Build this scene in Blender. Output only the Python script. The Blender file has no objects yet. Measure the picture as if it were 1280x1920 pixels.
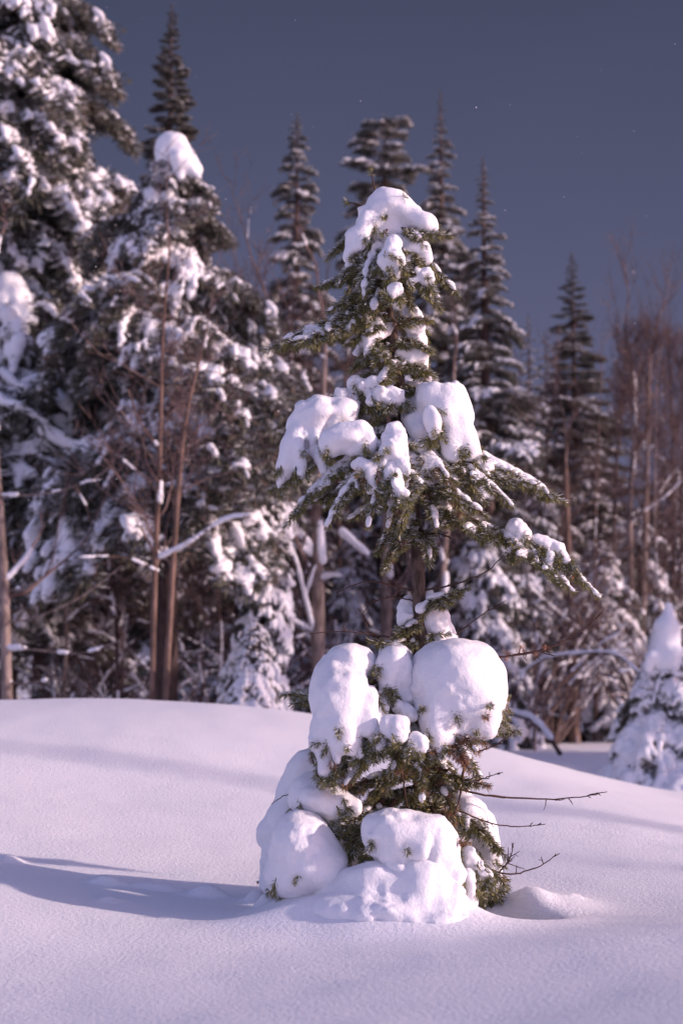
import bpy, math, random
import numpy as np
import openvdb
from mathutils import Vector, Matrix
scene = bpy.context.scene
COL = scene.collection
R = math.radians
# ------------------------------------------------------------------ camera, sky, sun
F = 2667.0                       # focal length in photo pixels (50 mm on a 36 mm high frame)
PITCH = math.atan(270.0 / F)
CZ = 0.776
FOCUS = 4.42
cam = bpy.data.cameras.new("camera")
cam.sensor_fit = 'VERTICAL'; cam.sensor_height = 36.0; cam.sensor_width = 24.0; cam.lens = 50.0
cam.clip_start = 0.05; cam.clip_end = 5000
cam.dof.use_dof = True; cam.dof.focus_distance = FOCUS; cam.dof.aperture_fstop = 2.8
camo = bpy.data.objects.new("camera", cam); COL.objects.link(camo)
camo.location = (0, 0, CZ); camo.rotation_euler = (R(90) + PITCH, 0, 0)
scene.camera = camo

SUN_AZ = R(100)                  # compass bearing, clockwise from +Y
SUN_EL = R(15)
world = bpy.data.worlds.new("World"); scene.world = world; world.use_nodes = True
wn = world.node_tree; wn.nodes.clear()
sky = wn.nodes.new("ShaderNodeTexSky"); sky.sky_type = 'NISHITA'; sky.sun_disc = False
sky.sun_elevation = SUN_EL; sky.sun_rotation = SUN_AZ
sky.altitude = 300; sky.air_density = 1.0; sky.dust_density = 1.0; sky.ozone_density = 2.0
CL_LOW = np.array([.083, .086, .155]) / .15; CL_TOP = np.array([.039, .045, .082]) / .15
bg = wn.nodes.new("ShaderNodeBackground"); bg.inputs["Strength"].default_value = 0.15
out = wn.nodes.new("ShaderNodeOutputWorld")
def wnode(t, **k):
    n = wn.nodes.new(t)
    for a, v in k.items(): setattr(n, a, v)
    return n
# a bank of slate coloured snow cloud stands over the northern half of the sky, the rest is open
tcw = wnode("ShaderNodeTexCoord"); sxyz = wnode("ShaderNodeSeparateXYZ"); wn.links.new(tcw.outputs["Generated"], sxyz.inputs[0])
tint = wnode("ShaderNodeMix", data_type='RGBA', blend_type='MULTIPLY'); tint.inputs[0].default_value = 1; tint.inputs[7].default_value = (1.28, 0.87, 1.05, 1)
wn.links.new(sky.outputs[0], tint.inputs[6])
cr = wnode("ShaderNodeMapRange", interpolation_type='SMOOTHSTEP'); cr.inputs[1].default_value = 0.10; cr.inputs[2].default_value = 0.70
wn.links.new(sxyz.outputs[1], cr.inputs[0])
cg = wnode("ShaderNodeMapRange"); cg.inputs[1].default_value = 0.12; cg.inputs[2].default_value = 0.46; wn.links.new(sxyz.outputs[2], cg.inputs[0])
wnz = wnode("ShaderNodeTexNoise"); wnz.inputs["Scale"].default_value = 2.2; wnz.inputs["Detail"].default_value = 4; wn.links.new(tcw.outputs["Generated"], wnz.inputs["Vector"])
wad = wnode("ShaderNodeMath", operation='MULTIPLY_ADD'); wad.inputs[1].default_value = 0.5; wad.inputs[2].default_value = -0.25; wn.links.new(wnz.outputs["Fac"], wad.inputs[0])
wsm = wnode("ShaderNodeMath", operation='ADD', use_clamp=True); wn.links.new(cg.outputs[0], wsm.inputs[0]); wn.links.new(wad.outputs[0], wsm.inputs[1])
cc_ = wnode("ShaderNodeMix", data_type='RGBA'); cc_.inputs[6].default_value = (CL_LOW[0], CL_LOW[1], CL_LOW[2], 1); cc_.inputs[7].default_value = (CL_TOP[0], CL_TOP[1], CL_TOP[2], 1)
wn.links.new(wsm.outputs[0], cc_.inputs[0])
wm = wnode("ShaderNodeMix", data_type='RGBA'); wn.links.new(cr.outputs[0], wm.inputs[0]); wn.links.new(tint.outputs[2], wm.inputs[6]); wn.links.new(cc_.outputs[2], wm.inputs[7])
wn.links.new(wm.outputs[2], bg.inputs[0]); wn.links.new(bg.outputs[0], out.inputs[0])
sl = bpy.data.lights.new("sun", 'SUN'); sl.energy = 3.15; sl.angle = R(1.0); sl.color = (1.0, 0.775, 0.725)
so = bpy.data.objects.new("sun", sl); COL.objects.link(so)
sd = Vector((math.sin(SUN_AZ) * math.cos(SUN_EL), math.cos(SUN_AZ) * math.cos(SUN_EL), math.sin(SUN_EL)))
so.rotation_euler = sd.to_track_quat('Z', 'Y').to_euler(); so.location = (8, -4, 6)
vs = scene.view_settings
scene.display_settings.display_device = 'sRGB'
vs.view_transform = 'Standard'; vs.look = 'None'; vs.gamma = 1; vs.use_curve_mapping = False
vs.exposure = 0.54
scene.cycles.max_bounces = 6; scene.cycles.diffuse_bounces = 3; scene.cycles.use_denoising = True

# ------------------------------------------------------------------ helpers
cp, sp_ = math.cos(PITCH), math.sin(PITCH)
def P(px, py, depth):
    """place in the world seen at photo pixel (px, py) at distance depth along +Y"""
    x = (px - 640.0) / F; y = -(py - 960.0) / F
    d = np.array([x, cp - y * sp_, sp_ + y * cp])
    return np.array([0, 0, CZ]) + d * (depth / d[1])
D0 = 4.5
S = D0 / F * 1.004
def W(px, py, dy=0.0):
    return P(px, py, D0 + dy * S)
rng = np.random.default_rng(7)
random.seed(7)

def _hash(ix, iy, iz, seed):
    h = (ix * 374761393 + iy * 668265263 + iz * 2147483647 + seed * 1274126177) & 0xffffffff
    h = ((h ^ (h >> 13)) * 1274126177) & 0xffffffff
    h = h ^ (h >> 16)
    return (h & 0xffff).astype(np.float32) / 32767.5 - 1.0
def vnoise(p, seed=0):
    p = np.asarray(p, dtype=np.float64)
    i = np.floor(p).astype(np.int64); f = (p - i).astype(np.float32); f = f * f * f * (f * (f * 6 - 15) + 10)
    r = 0
    for a in (0, 1):
        wa = f[..., 0] if a else 1 - f[..., 0]
        for b in (0, 1):
            wb = f[..., 1] if b else 1 - f[..., 1]
            for c in (0, 1):
                wc = f[..., 2] if c else 1 - f[..., 2]
                r = r + wa * wb * wc * _hash(i[..., 0] + a, i[..., 1] + b, i[..., 2] + c, seed)
    return r
def norm(v):
    v = np.asarray(v, float); return v / (np.linalg.norm(v, axis=-1, keepdims=True) + 1e-9)

def make_mesh(name, V, faces, mats, tone=None, smooth=False, matidx=None):
    """faces: (N,k) index arrays, one or a list of them"""
    if not isinstance(faces, (list, tuple)): faces = [faces]
    faces = [f for f in faces if len(f)]
    me = bpy.data.meshes.new(name)
    V = np.asarray(V, np.float32)
    me.vertices.add(len(V)); me.vertices.foreach_set("co", V.ravel())
    nl = sum(f.size for f in faces); npoly = sum(len(f) for f in faces)
    me.loops.add(nl); me.loops.foreach_set("vertex_index", np.concatenate([f.ravel() for f in faces]).astype(np.int32))
    starts = []; o = 0
    for f in faces:
        starts.append(o + np.arange(len(f)) * f.shape[1]); o += f.size
    me.polygons.add(npoly); me.polygons.foreach_set("loop_start", np.concatenate(starts).astype(np.int32))
    if matidx is not None: me.polygons.foreach_set("material_index", np.asarray(matidx, np.int32))
    for m in mats: me.materials.append(m)
    if tone is not None:
        a = me.color_attributes.new("tone", 'FLOAT_COLOR', 'POINT')
        t = np.ones((len(V), 4), np.float32); t[:, :3] = tone
        a.data.foreach_set("color", t.ravel())
    me.update(calc_edges=True)
    me.polygons.foreach_set("use_smooth", np.full(npoly, bool(smooth)))
    me.validate()
    return me
def link(name, me, parent=None, kind=None):
    o = bpy.data.objects.new(name, me); COL.objects.link(o)
    if parent is not None: o.parent = parent
    if kind: o["kind"] = kind
    return o
def thing(name, label, cat, loc=(0, 0, 0), group=None):
    o = bpy.data.objects.new(name, None); COL.objects.link(o)
    o.empty_display_size = 0.2; o.location = [float(c) for c in loc]
    o["label"] = label; o["category"] = cat
    if group: o["group"] = group
    return o
def tag(o, label, cat, group=None):
    o["label"] = label; o["category"] = cat
    if group: o["group"] = group
    return o

class Acc:
    """collects vertices and quads"""
    def __init__(s): s.V = []; s.Q = []; s.T = []; s.n = 0
    def add(s, V, Q, tone=None):
        s.V.append(V); s.Q.append(Q + s.n); s.n += len(V)
        s.T.append(np.zeros((len(V), 3), np.float32) if tone is None else tone)
    def mesh(s, name, mats, smooth=False, origin=(0, 0, 0), tone=True):
        if not s.V: return None
        return make_mesh(name, np.concatenate(s.V) - np.asarray(origin, float), np.concatenate(s.Q), mats,
                         np.concatenate(s.T) if tone else None, smooth)

def tube(acc, pts, rad, sides=6, cap=True):
    pts = np.asarray(pts, float); n = len(pts)
    rad = np.broadcast_to(np.asarray(rad, float), (n,))
    t = np.gradient(pts, axis=0); t = norm(t)
    ref = np.array([0, 0, 1.0]) if abs(t[:, 2]).mean() < 0.8 else np.array([1.0, 0, 0])
    u = norm(np.cross(t, ref)); v = np.cross(t, u)
    a = np.arange(sides) / sides * 2 * np.pi
    V = pts[:, None] + rad[:, None, None] * (np.cos(a)[None, :, None] * u[:, None] + np.sin(a)[None, :, None] * v[:, None])
    i, j = np.meshgrid(np.arange(n - 1), np.arange(sides), indexing='ij')
    q = np.stack([i * sides + j, i * sides + (j + 1) % sides, (i + 1) * sides + (j + 1) % sides, (i + 1) * sides + j], -1).reshape(-1, 4)
    acc.add(V.reshape(-1, 3), q)
def spline(pts, n):
    """Catmull-Rom through pts, n samples"""
    p = np.asarray(pts, float)
    if len(p) == 2:
        t = np.linspace(0, 1, n)[:, None]; return p[0] * (1 - t) + p[1] * t
    q = np.vstack([2 * p[0] - p[1], p, 2 * p[-1] - p[-2]])
    u = np.linspace(0, len(p) - 1 - 1e-6, n); k = u.astype(int); f = (u - k)[:, None]
    a, b, c, d = q[k], q[k + 1], q[k + 2], q[k + 3]
    return 0.5 * (2 * b + (c - a) * f + (2 * a - 5 * b + 4 * c - d) * f ** 2 + (3 * b - a - 3 * c + d) * f ** 3)

def needles(acc, P0, P1, density, length, width, frost=0.3, dry=0.0, rs=rng, ang=0.85):
    """bottle-brush needles on the shoots P0->P1; frost 0..1 share of white rime, dry 0..1 rust brown (per shoot)"""
    P0 = np.asarray(P0, float); P1 = np.asarray(P1, float)
    if len(P0) == 0: return
    L = np.linalg.norm(P1 - P0, axis=1); cnt = np.maximum(4, (L * density).astype(int))
    idx = np.repeat(np.arange(len(P0)), cnt); N = len(idx)
    t = rs.random(N) ** 0.9 * 1.0
    ax = norm(P1 - P0)[idx]
    ref = np.where(np.abs(ax[:, 2:3]) > 0.9, np.array([[1.0, 0, 0]]), np.array([[0, 0, 1.0]]))
    u = norm(np.cross(ax, ref)); v = np.cross(u, ax)
    a = rs.random(N) * 2 * np.pi
    rad = np.cos(a)[:, None] * u + np.sin(a)[:, None] * v
    sweep = ang + rs.normal(0, 0.16, N) - 0.45 * np.clip((t - 0.85) / 0.15, 0, 1)
    d = norm(np.cos(sweep)[:, None] * ax + np.sin(sweep)[:, None] * rad)
    ln = length * (0.75 + 0.4 * rs.random(N)) * (1 - 0.35 * np.clip((t - 0.8) / 0.2, 0, 1))
    B = P0[idx] + (P1 - P0)[idx] * t[:, None]
    side = norm(np.cross(d, rad + rs.normal(0, .5, (N, 3)))) * (width * 0.5)
    mid = B + d * (ln * 0.5)[:, None]
    tip = B + d * ln[:, None] + ax * (ln * 0.08)[:, None]
    V = np.stack([B, mid + side, tip, mid - side], 1).reshape(-1, 3)
    Q = np.arange(N * 4).reshape(-1, 4)
    fr = np.where(rs.random(N) < frost * (0.16 + 1.5 * np.clip(rad[:, 2] - .25 * rad[:, 1], -0.12, 1)), rs.uniform(.55, 1, N), rs.uniform(0, .12, N))
    dr = np.broadcast_to(np.asarray(dry, float), (len(P0),))[idx]
    tn = np.stack([fr, dr, rs.random(N)], 1).astype(np.float32)
    acc.add(V, Q, np.repeat(tn, 4, axis=0))

def sdf_mesh(name, prims, voxel, k, mats, amp=0.0, scale=0.06, seed=1, origin=(0, 0, 0), fine=0.0, fscale=0.026):
    """smooth union of ellipsoids / tapered capsules / cuts, meshed as quads.
    prims: ('e', c, r(3), rot3x3|None), ('c', a, b, ra, rb), ('-', c, r(3), rot) """
    lo = np.full(3, 1e9); hi = -lo
    for p in prims:
        if p[0] == 'e': m = max(p[2]); a = np.array(p[1]) - m; b = np.array(p[1]) + m
        elif p[0] == 'c':
            m = max(p[3], p[4]); a = np.minimum(p[1], p[2]) - m; b = np.maximum(p[1], p[2]) + m
        else: continue
        lo = np.minimum(lo, a); hi = np.maximum(hi, b)
    pad = k + amp * 2 + fine * 2 + voxel * 3
    lo = lo - pad; hi = hi + pad
    n = np.ceil((hi - lo) / voxel).astype(int) + 1
    G = np.full(n, k + 4 * voxel, np.float32)
    axs = [lo[i] + np.arange(n[i]) * voxel for i in range(3)]
    def box(a, b):
        i0 = np.maximum(0, np.floor((a - lo) / voxel).astype(int)); i1 = np.minimum(n, np.ceil((b - lo) / voxel).astype(int) + 1)
        return i0, i1
    for p in prims:
        mg = k + 4 * voxel
        if p[0] in 'e-': m = max(p[2]) + mg; a = np.array(p[1]) - m; b = np.array(p[1]) + m
        else:
            m = max(p[3], p[4]) + mg; a = np.minimum(p[1], p[2]) - m; b = np.maximum(p[1], p[2]) + m
        i0, i1 = box(a, b)
        if np.any(i1 <= i0): continue
        X = np.stack(np.meshgrid(*[axs[i][i0[i]:i1[i]] for i in range(3)], indexing='ij'), -1).astype(np.float32)
        if p[0] in 'e-':
            q = X - np.array(p[1], np.float32)
            if p[3] is not None: q = q @ np.asarray(p[3], np.float32)
            r = np.asarray(p[2], np.float32)
            k0 = np.linalg.norm(q / r, axis=-1); k1 = np.linalg.norm(q / (r * r), axis=-1) + 1e-6
            d = k0 * (k0 - 1) / k1
            d = np.where(k0 < 0.2, -r.min() * 0.9, d)
        else:
            A = np.array(p[1], np.float32); Bv = np.array(p[2], np.float32) - A
            h = np.clip(((X - A) @ Bv) / (Bv @ Bv + 1e-9), 0, 1)
            d = np.linalg.norm(X - A - h[..., None] * Bv, axis=-1) - (p[3] + (p[4] - p[3]) * h)
        sl_ = tuple(slice(i0[i], i1[i]) for i in range(3))
        g = G[sl_]
        if p[0] == '-':
            d = -d
            h = np.clip(0.5 - 0.5 * (g - d) / k, 0, 1)
            G[sl_] = g * (1 - h) + d * h + k * h * (1 - h)
        else:
            h = np.clip(0.5 + 0.5 * (d - g) / k, 0, 1)
            G[sl_] = d * (1 - h) + g * h - k * h * (1 - h)
    if amp or fine:
        near = np.abs(G) < (amp + fine) * 2 + voxel * 2
        ii = np.argwhere(near); pp = lo + ii * voxel
        dn = 0
        if amp: dn = amp * (vnoise(pp / scale, seed) + 0.5 * vnoise(pp / scale * 2.3, seed + 5))
        if fine: dn = dn + fine * (vnoise(pp / fscale, seed + 9) + .6 * vnoise(pp / fscale * 2.1, seed + 11)) * (.35 + 1.8 * np.clip(vnoise(pp / .11, seed + 13), 0, 1))
        G[near] += dn
    g = openvdb.FloatGrid(float(k + 4 * voxel)); g.copyFromArray(G)
    V, Q = g.convertToQuads(0.0)
    V = V * voxel + lo
    Q = Q.astype(np.int64)
    a, b, c = V[Q[:, 0]], V[Q[:, 1]], V[Q[:, 2]]; d = V[Q[:, 3]]
    vol = np.einsum('ij,ij->i', a, np.cross(b, c)).sum() + np.einsum('ij,ij->i', a, np.cross(c, d)).sum()
    if vol < 0: Q = Q[:, ::-1].copy()
    if name is None: return V, Q
    return make_mesh(name, V - np.asarray(origin, float), Q, mats, None, True)

# ------------------------------------------------------------------ materials
def mat(name):
    m = bpy.data.materials.new(name); m.use_nodes = True
    b = m.node_tree.nodes["Principled BSDF"]; return m, m.node_tree, b
def snow_material(name, grain, bump, sss=0.12):
    m, nt, b = mat(name)
    b.inputs["Base Color"].default_value = (0.84, 0.83, 0.86, 1); b.inputs["Roughness"].default_value = 0.65
    b.inputs["Specular IOR Level"].default_value = 0.25
    b.inputs["Subsurface Weight"].default_value = sss
    b.inputs["Subsurface Radius"].default_value = (0.035, 0.035, 0.04); b.inputs["Subsurface Scale"].default_value = 0.5
    tc = nt.nodes.new("ShaderNodeTexCoord"); nz = nt.nodes.new("ShaderNodeTexNoise"); nz.inputs["Scale"].default_value = grain
    nz.inputs["Detail"].default_value = 6; nz.inputs["Roughness"].default_value = 0.65
    bp = nt.nodes.new("ShaderNodeBump"); bp.inputs["Strength"].default_value = 1.0; bp.inputs["Distance"].default_value = bump
    nt.links.new(tc.outputs["Object"], nz.inputs["Vector"]); nt.links.new(nz.outputs["Fac"], bp.inputs["Height"])
    nt.links.new(bp.outputs["Normal"], b.inputs["Normal"])
    return m
M_SNOW = snow_material("snow", 110, 0.0035)
M_GROUND = snow_material("ground_snow", 75, 0.0045)
M_FAR = snow_material("far_snow", 14, 0.02, 0.0)
def needle_material(name, dark, lite, dryc, frostc):
    m, nt, b = mat(name)
    at = nt.nodes.new("ShaderNodeVertexColor"); at.layer_name = "tone"
    sp = nt.nodes.new("ShaderNodeSeparateColor"); nt.links.new(at.outputs["Color"], sp.inputs[0])
    def mix(f, a, bb):
        x = nt.nodes.new("ShaderNodeMix"); x.data_type = 'RGBA'
        nt.links.new(f, x.inputs[0])
        for s_, v in ((6, a), (7, bb)):
            if isinstance(v, tuple): x.inputs[s_].default_value = (*v, 1)
            else: nt.links.new(v, x.inputs[s_])
        return x.outputs[2]
    g = mix(sp.outputs[2], dark, lite); g = mix(sp.outputs[1], g, dryc); g = mix(sp.outputs[0], g, frostc)
    nt.links.new(g, b.inputs["Base Color"]); b.inputs["Roughness"].default_value = 0.5
    b.inputs["Specular IOR Level"].default_value = 0.3
    return m
M_NEEDLE = needle_material("fir_needles", (0.058, 0.064, 0.013), (0.27, 0.235, 0.052), (0.26, 0.09, 0.035), (0.72, 0.73, 0.75))
M_NEEDLE_BG = needle_material("spruce_needles", (0.031, 0.033, 0.021), (0.088, 0.082, 0.048), (0.14, 0.085, 0.055), (0.5, 0.5, 0.52))
def bark_material(name, c1, c2, scale=40, bump=0.004):
    m, nt, b = mat(name)
    tc = nt.nodes.new("ShaderNodeTexCoord"); mp = nt.nodes.new("ShaderNodeMapping"); mp.inputs["Scale"].default_value = (1, 1, 0.35)
    nz = nt.nodes.new("ShaderNodeTexNoise"); nz.inputs["Scale"].default_value = scale; nz.inputs["Detail"].default_value = 5
    rp = nt.nodes.new("ShaderNodeValToRGB"); rp.color_ramp.elements[0].position = 0.35; rp.color_ramp.elements[1].position = 0.68
    rp.color_ramp.elements[0].color = (*c1, 1); rp.color_ramp.elements[1].color = (*c2, 1)
    bp = nt.nodes.new("ShaderNodeBump"); bp.inputs["Distance"].default_value = bump
    nt.links.new(tc.outputs["Object"], mp.inputs[0]); nt.links.new(mp.outputs[0], nz.inputs["Vector"])
    nt.links.new(nz.outputs["Fac"], rp.inputs[0]); nt.links.new(rp.outputs[0], b.inputs["Base Color"])
    nt.links.new(nz.outputs["Fac"], bp.inputs["Height"]); nt.links.new(bp.outputs["Normal"], b.inputs["Normal"])
    b.inputs["Roughness"].default_value = 0.85; b.inputs["Specular IOR Level"].default_value = 0.15
    return m
M_BARK = bark_material("fir_bark", (0.055, 0.036, 0.028), (0.16, 0.115, 0.095), 60, 0.004)
M_TWIG = bark_material("twig_bark", (0.05, 0.028, 0.022), (0.12, 0.07, 0.055), 80, 0.001)
M_BIRCH = bark_material("birch_bark", (0.11, 0.08, 0.07), (0.36, 0.28, 0.25), 14, 0.01)
M_BROWN = bark_material("brown_bark", (0.09, 0.058, 0.047), (0.24, 0.155, 0.125), 16, 0.01)
M_TWIGBG = bark_material("frosted_twigs", (0.085, 0.055, 0.05), (0.22, 0.155, 0.145), 9, 0.002)
M_DARK = bark_material("dark_bark", (0.05, 0.032, 0.03), (0.11, 0.075, 0.068), 14, 0.01)

# ------------------------------------------------------------------ ground
def sstep(a, b, x):
    t = np.clip((x - a) / (b - a), 0, 1); return t * t * (3 - 2 * t)
CX = np.array([-9, -5, -3, -2.04, -1.4, -.77, -.19, .4, 1.0, 1.5, 2.04, 3, 5, 9.])
CH = np.array([.30, .42, .48, .505, .505, .475, .41, .325, .20, .055, -.08, -.22, -.36, -.40])
CXF = np.linspace(-9, 9, 361); CHF = np.interp(CXF, CX, CH)
_k = np.exp(-np.linspace(-2, 2, 25) ** 2); CHF = np.convolve(np.pad(CHF, 12, mode='edge'), _k / _k.sum(), mode='valid')
BUMPS = []     # (px, py, depth px, height m, rx m, ry m)
for b_ in [(730, 1703, -170, .085, .36, .19), (600, 1690, -110, .055, .16, .10), (820, 1712, -165, .05, .12, .09), (500, 1660, -60, .045, .035, .03),
           (995, 1690, 20, .03, .06, .10), (1020, 1690, 30, .025, .14, .14),
           (918, 1702, -85, -.34, .125, .12), (1075, 1600, 60, .012, .03, .02),
           (200, 1612, 80, .03, .05, .02), (390, 1610, 60, .035, .06, .03), (290, 1600, 90, .02, .09, .02), (480, 1612, 30, .04, .03, .04),
           (205, 1702, -60, .012, .03, .03), (20, 1545, 200, .02, .04, .04), (640, 1722, -200, .03, .3, .05)]:
    w = W(*b_[:3]); BUMPS.append((w[0], w[1], *b_[3:]))
def ground_z(x, y):
    x = np.asarray(x, float); y = np.asarray(y, float)
    hc = np.interp(x, CXF, CHF)
    pl = .225 * (1 - sstep(-2.3, .18, x)) * sstep(2.7, 4.15, y)
    z = pl + (hc - pl) * sstep(4.55 - .25 * np.tanh(x + .3), 8.6, y) + (-0.45 - hc) * sstep(8.8, 13.5, y)
    side = sstep(2.0, 9.0, np.abs(x))
    s = sstep(4.6, 3.6, y); yy = np.clip(y, 0, 6)
    z = z + s * (0.085 * np.clip(x, -4, 4) + 0.045 * (4.2 - np.maximum(yy, 1.5)))
    p = np.stack([x, y, np.zeros_like(x)], -1)
    far = sstep(12, 40, y)
    pr = np.stack([x * .8 + y * .6, y * .8 - x * .6, 0 * x], -1); ps = np.stack([x * .28 + y * .96, y * .28 - x * .96, 0 * x], -1)
    z = z + 0.035 * vnoise(pr / 1.7, 3) * (0.5 + sstep(9, 14, y)) + (0.012 * vnoise(ps / .7, 4) + 0.003 * vnoise(pr / .23, 5)) * (1 - far)
    z = z + 0.0012 * vnoise(ps / .11, 6) * sstep(9, 5, np.abs(y - 2))
    z = z + far * 0.5 * vnoise(p / 12, 8) + sstep(60, 400, np.hypot(x, y)) * 3 * vnoise(p / 120, 9)
    for bx, by, h, rx, ry in BUMPS:
        q = ((x - bx) / rx) ** 2 + ((y - by) / ry) ** 2
        z = z + h * np.exp(-np.minimum(q, 30) ** (1.25))
    return z
def gz(x, y): return float(ground_z(np.array([x]), np.array([y]))[0])
def axis(lo, hi, step, out_lo, out_hi, g=1.12):
    c = list(np.arange(lo, hi, step)); s = step
    while c[-1] < out_hi: s *= g; c.append(c[-1] + s)
    s = step
    while c[0] > out_lo: s *= g; c.insert(0, c[0] - s)
    return np.array(c)
gx = axis(-1.7, 2.1, 0.017, -900, 900); gy = axis(2.7, 6.0, 0.015, -300, 2500, 1.045)
GX, GY = np.meshgrid(gx, gy, indexing='ij')
GZ = ground_z(GX, GY)
i, j = np.meshgrid(np.arange(len(gx) - 1), np.arange(len(gy) - 1), indexing='ij'); m_ = len(gy)
q = np.stack([i * m_ + j, (i + 1) * m_ + j, (i + 1) * m_ + j + 1, i * m_ + j + 1], -1).reshape(-1, 4)
link("snowy_ground", make_mesh("snowy_ground", np.stack([GX, GY, GZ], -1).reshape(-1, 3), q, [M_GROUND], None, True), None, "structure")

# ------------------------------------------------------------------ the young fir in front
TRUNK = [(706, 372), (712, 400), (722, 450), (728, 560), (739, 640), (748, 700), (755, 770), (766, 860), (773, 930), (780, 1000), (784, 1080), (786, 1160), (788, 1260), (790, 1400), (792, 1560), (794, 1740)]
TR = [3, 4, 5, 7, 8.5, 9.5, 11, 12, 12.5, 12.5, 12.5, 13, 14, 16, 18, 21]
base = W(792, 1690)
fir = thing("fir_tree", "young fir in the foreground loaded with rounded domes of snow", "fir tree", base)
a_ = Acc(); tp = spline([W(*t) for t in TRUNK], 90)
tr_ = np.interp(np.linspace(0, 1, 90), np.linspace(0, 1, len(TR)), TR) * S
tr_ = tr_ * (1 + 0.06 * rng.normal(size=90))
tube(a_, tp, tr_, 12); link("trunk", a_.mesh("trunk", [M_BARK], True, base, False), fir)

def shoots_of(path, side, gap, droop, sub, rs, t0=0.12, taper=0.75):
    n = 40; c = spline(path, n); seg = np.linalg.norm(np.diff(c, axis=0), axis=1); L = seg.sum()
    cum = np.concatenate([[0], np.cumsum(seg)]) / L
    P0, P1 = [], []
    # the leading shoot itself
    st = np.linspace(max(t0, 0.25), 1, max(3, int(L / (gap * 2))))
    cc = np.stack([np.interp(st, cum, c[:, k]) for k in range(3)], 1)
    P0 += list(cc[:-1]); P1 += list(cc[1:])
    d0 = norm(cc[-1] - cc[-2]); P0.append(cc[-1]); P1.append(cc[-1] + d0 * side * 0.35)
    ts = np.arange(t0, 0.97, gap / L); sg = 1
    for t in ts:
        p = np.array([np.interp(t, cum, c[:, k]) for k in range(3)])
        p2 = np.array([np.interp(min(1, t + 0.05), cum, c[:, k]) for k in range(3)]); p1 = np.array([np.interp(max(0, t - 0.05), cum, c[:, k]) for k in range(3)])
        ax = norm(p2 - p1); h = np.cross(ax, [0, 0, 1.0])
        h = norm(h) if np.linalg.norm(h) > 0.15 else norm(np.cross(ax, [1.0, 0.3, 0]))
        up = np.cross(h, ax)
        for sg in (-1, 1):
            l = side * (1 - taper * t ** 1.3) * rs.uniform(0.65, 1.2)
            d = norm(ax * rs.uniform(.5, .85) + h * sg * rs.uniform(.6, .95) + up * rs.uniform(-.25, .2) + np.array([0, 0, -droop * rs.uniform(.4, 1.5)]))
            e = p + d * l * 0.55; d2 = norm(d + np.array([0, 0, -droop * 0.5])); f = e + d2 * l * 0.45
            P0 += [p, e]; P1 += [e, f]
            if sub and l > side * 0.35:
                hh = norm(np.cross(d, up))
                for fr in ((.35, .7) if l > side * .6 else (.55,)):
                    for s2 in (-1, 1):
                        if rs.random() < sub:
                            b0 = p + d * l * fr; dd = norm(d * .7 + hh * s2 * .65 + np.array([0, 0, -droop * rs.uniform(.3, 1.4)]))
                            P0.append(b0); P1.append(b0 + dd * l * rs.uniform(.3, .5))
    return c, np.array(P0), np.array(P1)

def branch(path, side=42, gap=13, snow=0.55, droop=0.45, frost=0.35, dry=0.0, sub=0.8, r0=4.0, srad=(5, 9), seed=0, parent=fir, label=None, dens=1700, t0=0.12):
    rs = np.random.default_rng(seed * 7919 + int(path[-1][0] * 13 + path[-1][1]))
    pts = [W(*p) for p in path]
    c, P0, P1 = shoots_of(pts, side * S, gap * S, droop, sub, rs, t0)
    o = pts[0]
    wood = Acc(); tube(wood, c, np.linspace(r0, 1.2, len(c)) * S, 6)
    for a, b in zip(P0, P1): tube(wood, [a, b], [1.3 * S, 0.8 * S], 3)
    br = link("branch", wood.mesh("branch", [M_TWIG], True, base, False), parent)
    if label: br["label"] = label
    nd = Acc(); dr = (rs.random(len(P0)) < dry) * rs.uniform(.5, 1, len(P0))
    if path[-1][2] > 45: dens *= .55
    needles(nd, P0, P1, dens, 0.0235, 0.0025, np.clip(rs.normal(frost, .22, len(P0)), 0, 1).mean() if False else frost, dr, rs)
    link("needles", nd.mesh("needles", [M_NEEDLE], False, base), br, "stuff")
    prims = []
    sel = vnoise(0.5 * (P0 + P1) / .055, seed + 21) + rs.normal(0, .22, len(P0)) > np.interp(snow, [0, .1, .5, .9, 1], [9, .6, .0, -.4, -.6])
    for a, b, pick in zip(P0, P1, sel):
        if pick and np.linalg.norm(b - a) > 12 * S:
            l = b - a; L_ = np.linalg.norm(l); r = min(rs.uniform(*srad) * rs.uniform(.8, 1.2) * S, .36 * L_)
            t = l / (L_ + 1e-9); up = np.array([0, 0, 1.0]); n_ = up - t * (up @ t) + np.array([0, -.25, 0])
            n_ = norm(n_ - t * (n_ @ t)); w_ = np.cross(t, n_)
            c0 = a + l * rs.uniform(.4, .6) + n_ * r * .42
            prims.append(('e', c0, (L_ * rs.uniform(.5, .66), r * rs.uniform(.75, 1.1), r * rs.uniform(.5, .75)), np.stack([t, w_, n_], 1)))
    if prims:
        link("snow", sdf_mesh("snow", prims, 0.0051, 0.006, [M_SNOW], 0.0026, 0.016, seed + 3, base), br, "stuff")
    return br

B = branch
# leader and stubs poking out of the cap
B([(704, 365, 0), (700, 345, 0), (696, 322, 0)], side=8, gap=30, snow=0, frost=.05, sub=0, r0=2, t0=.9, dens=1500)
B([(728, 395, -30), (742, 384, -40), (756, 371, -48)], side=8, gap=40, snow=0, frost=.35, sub=0, r0=2, t0=.9)
B([(690, 395, -20), (672, 384, -24), (652, 379, -26)], side=8, gap=40, snow=.3, frost=.35, sub=0, r0=2, t0=.9)
B([(726, 430, -40), (722, 434, -62), (718, 437, -78)], side=10, gap=30, snow=0, frost=.3, sub=0, r0=2, t0=.8)
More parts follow.
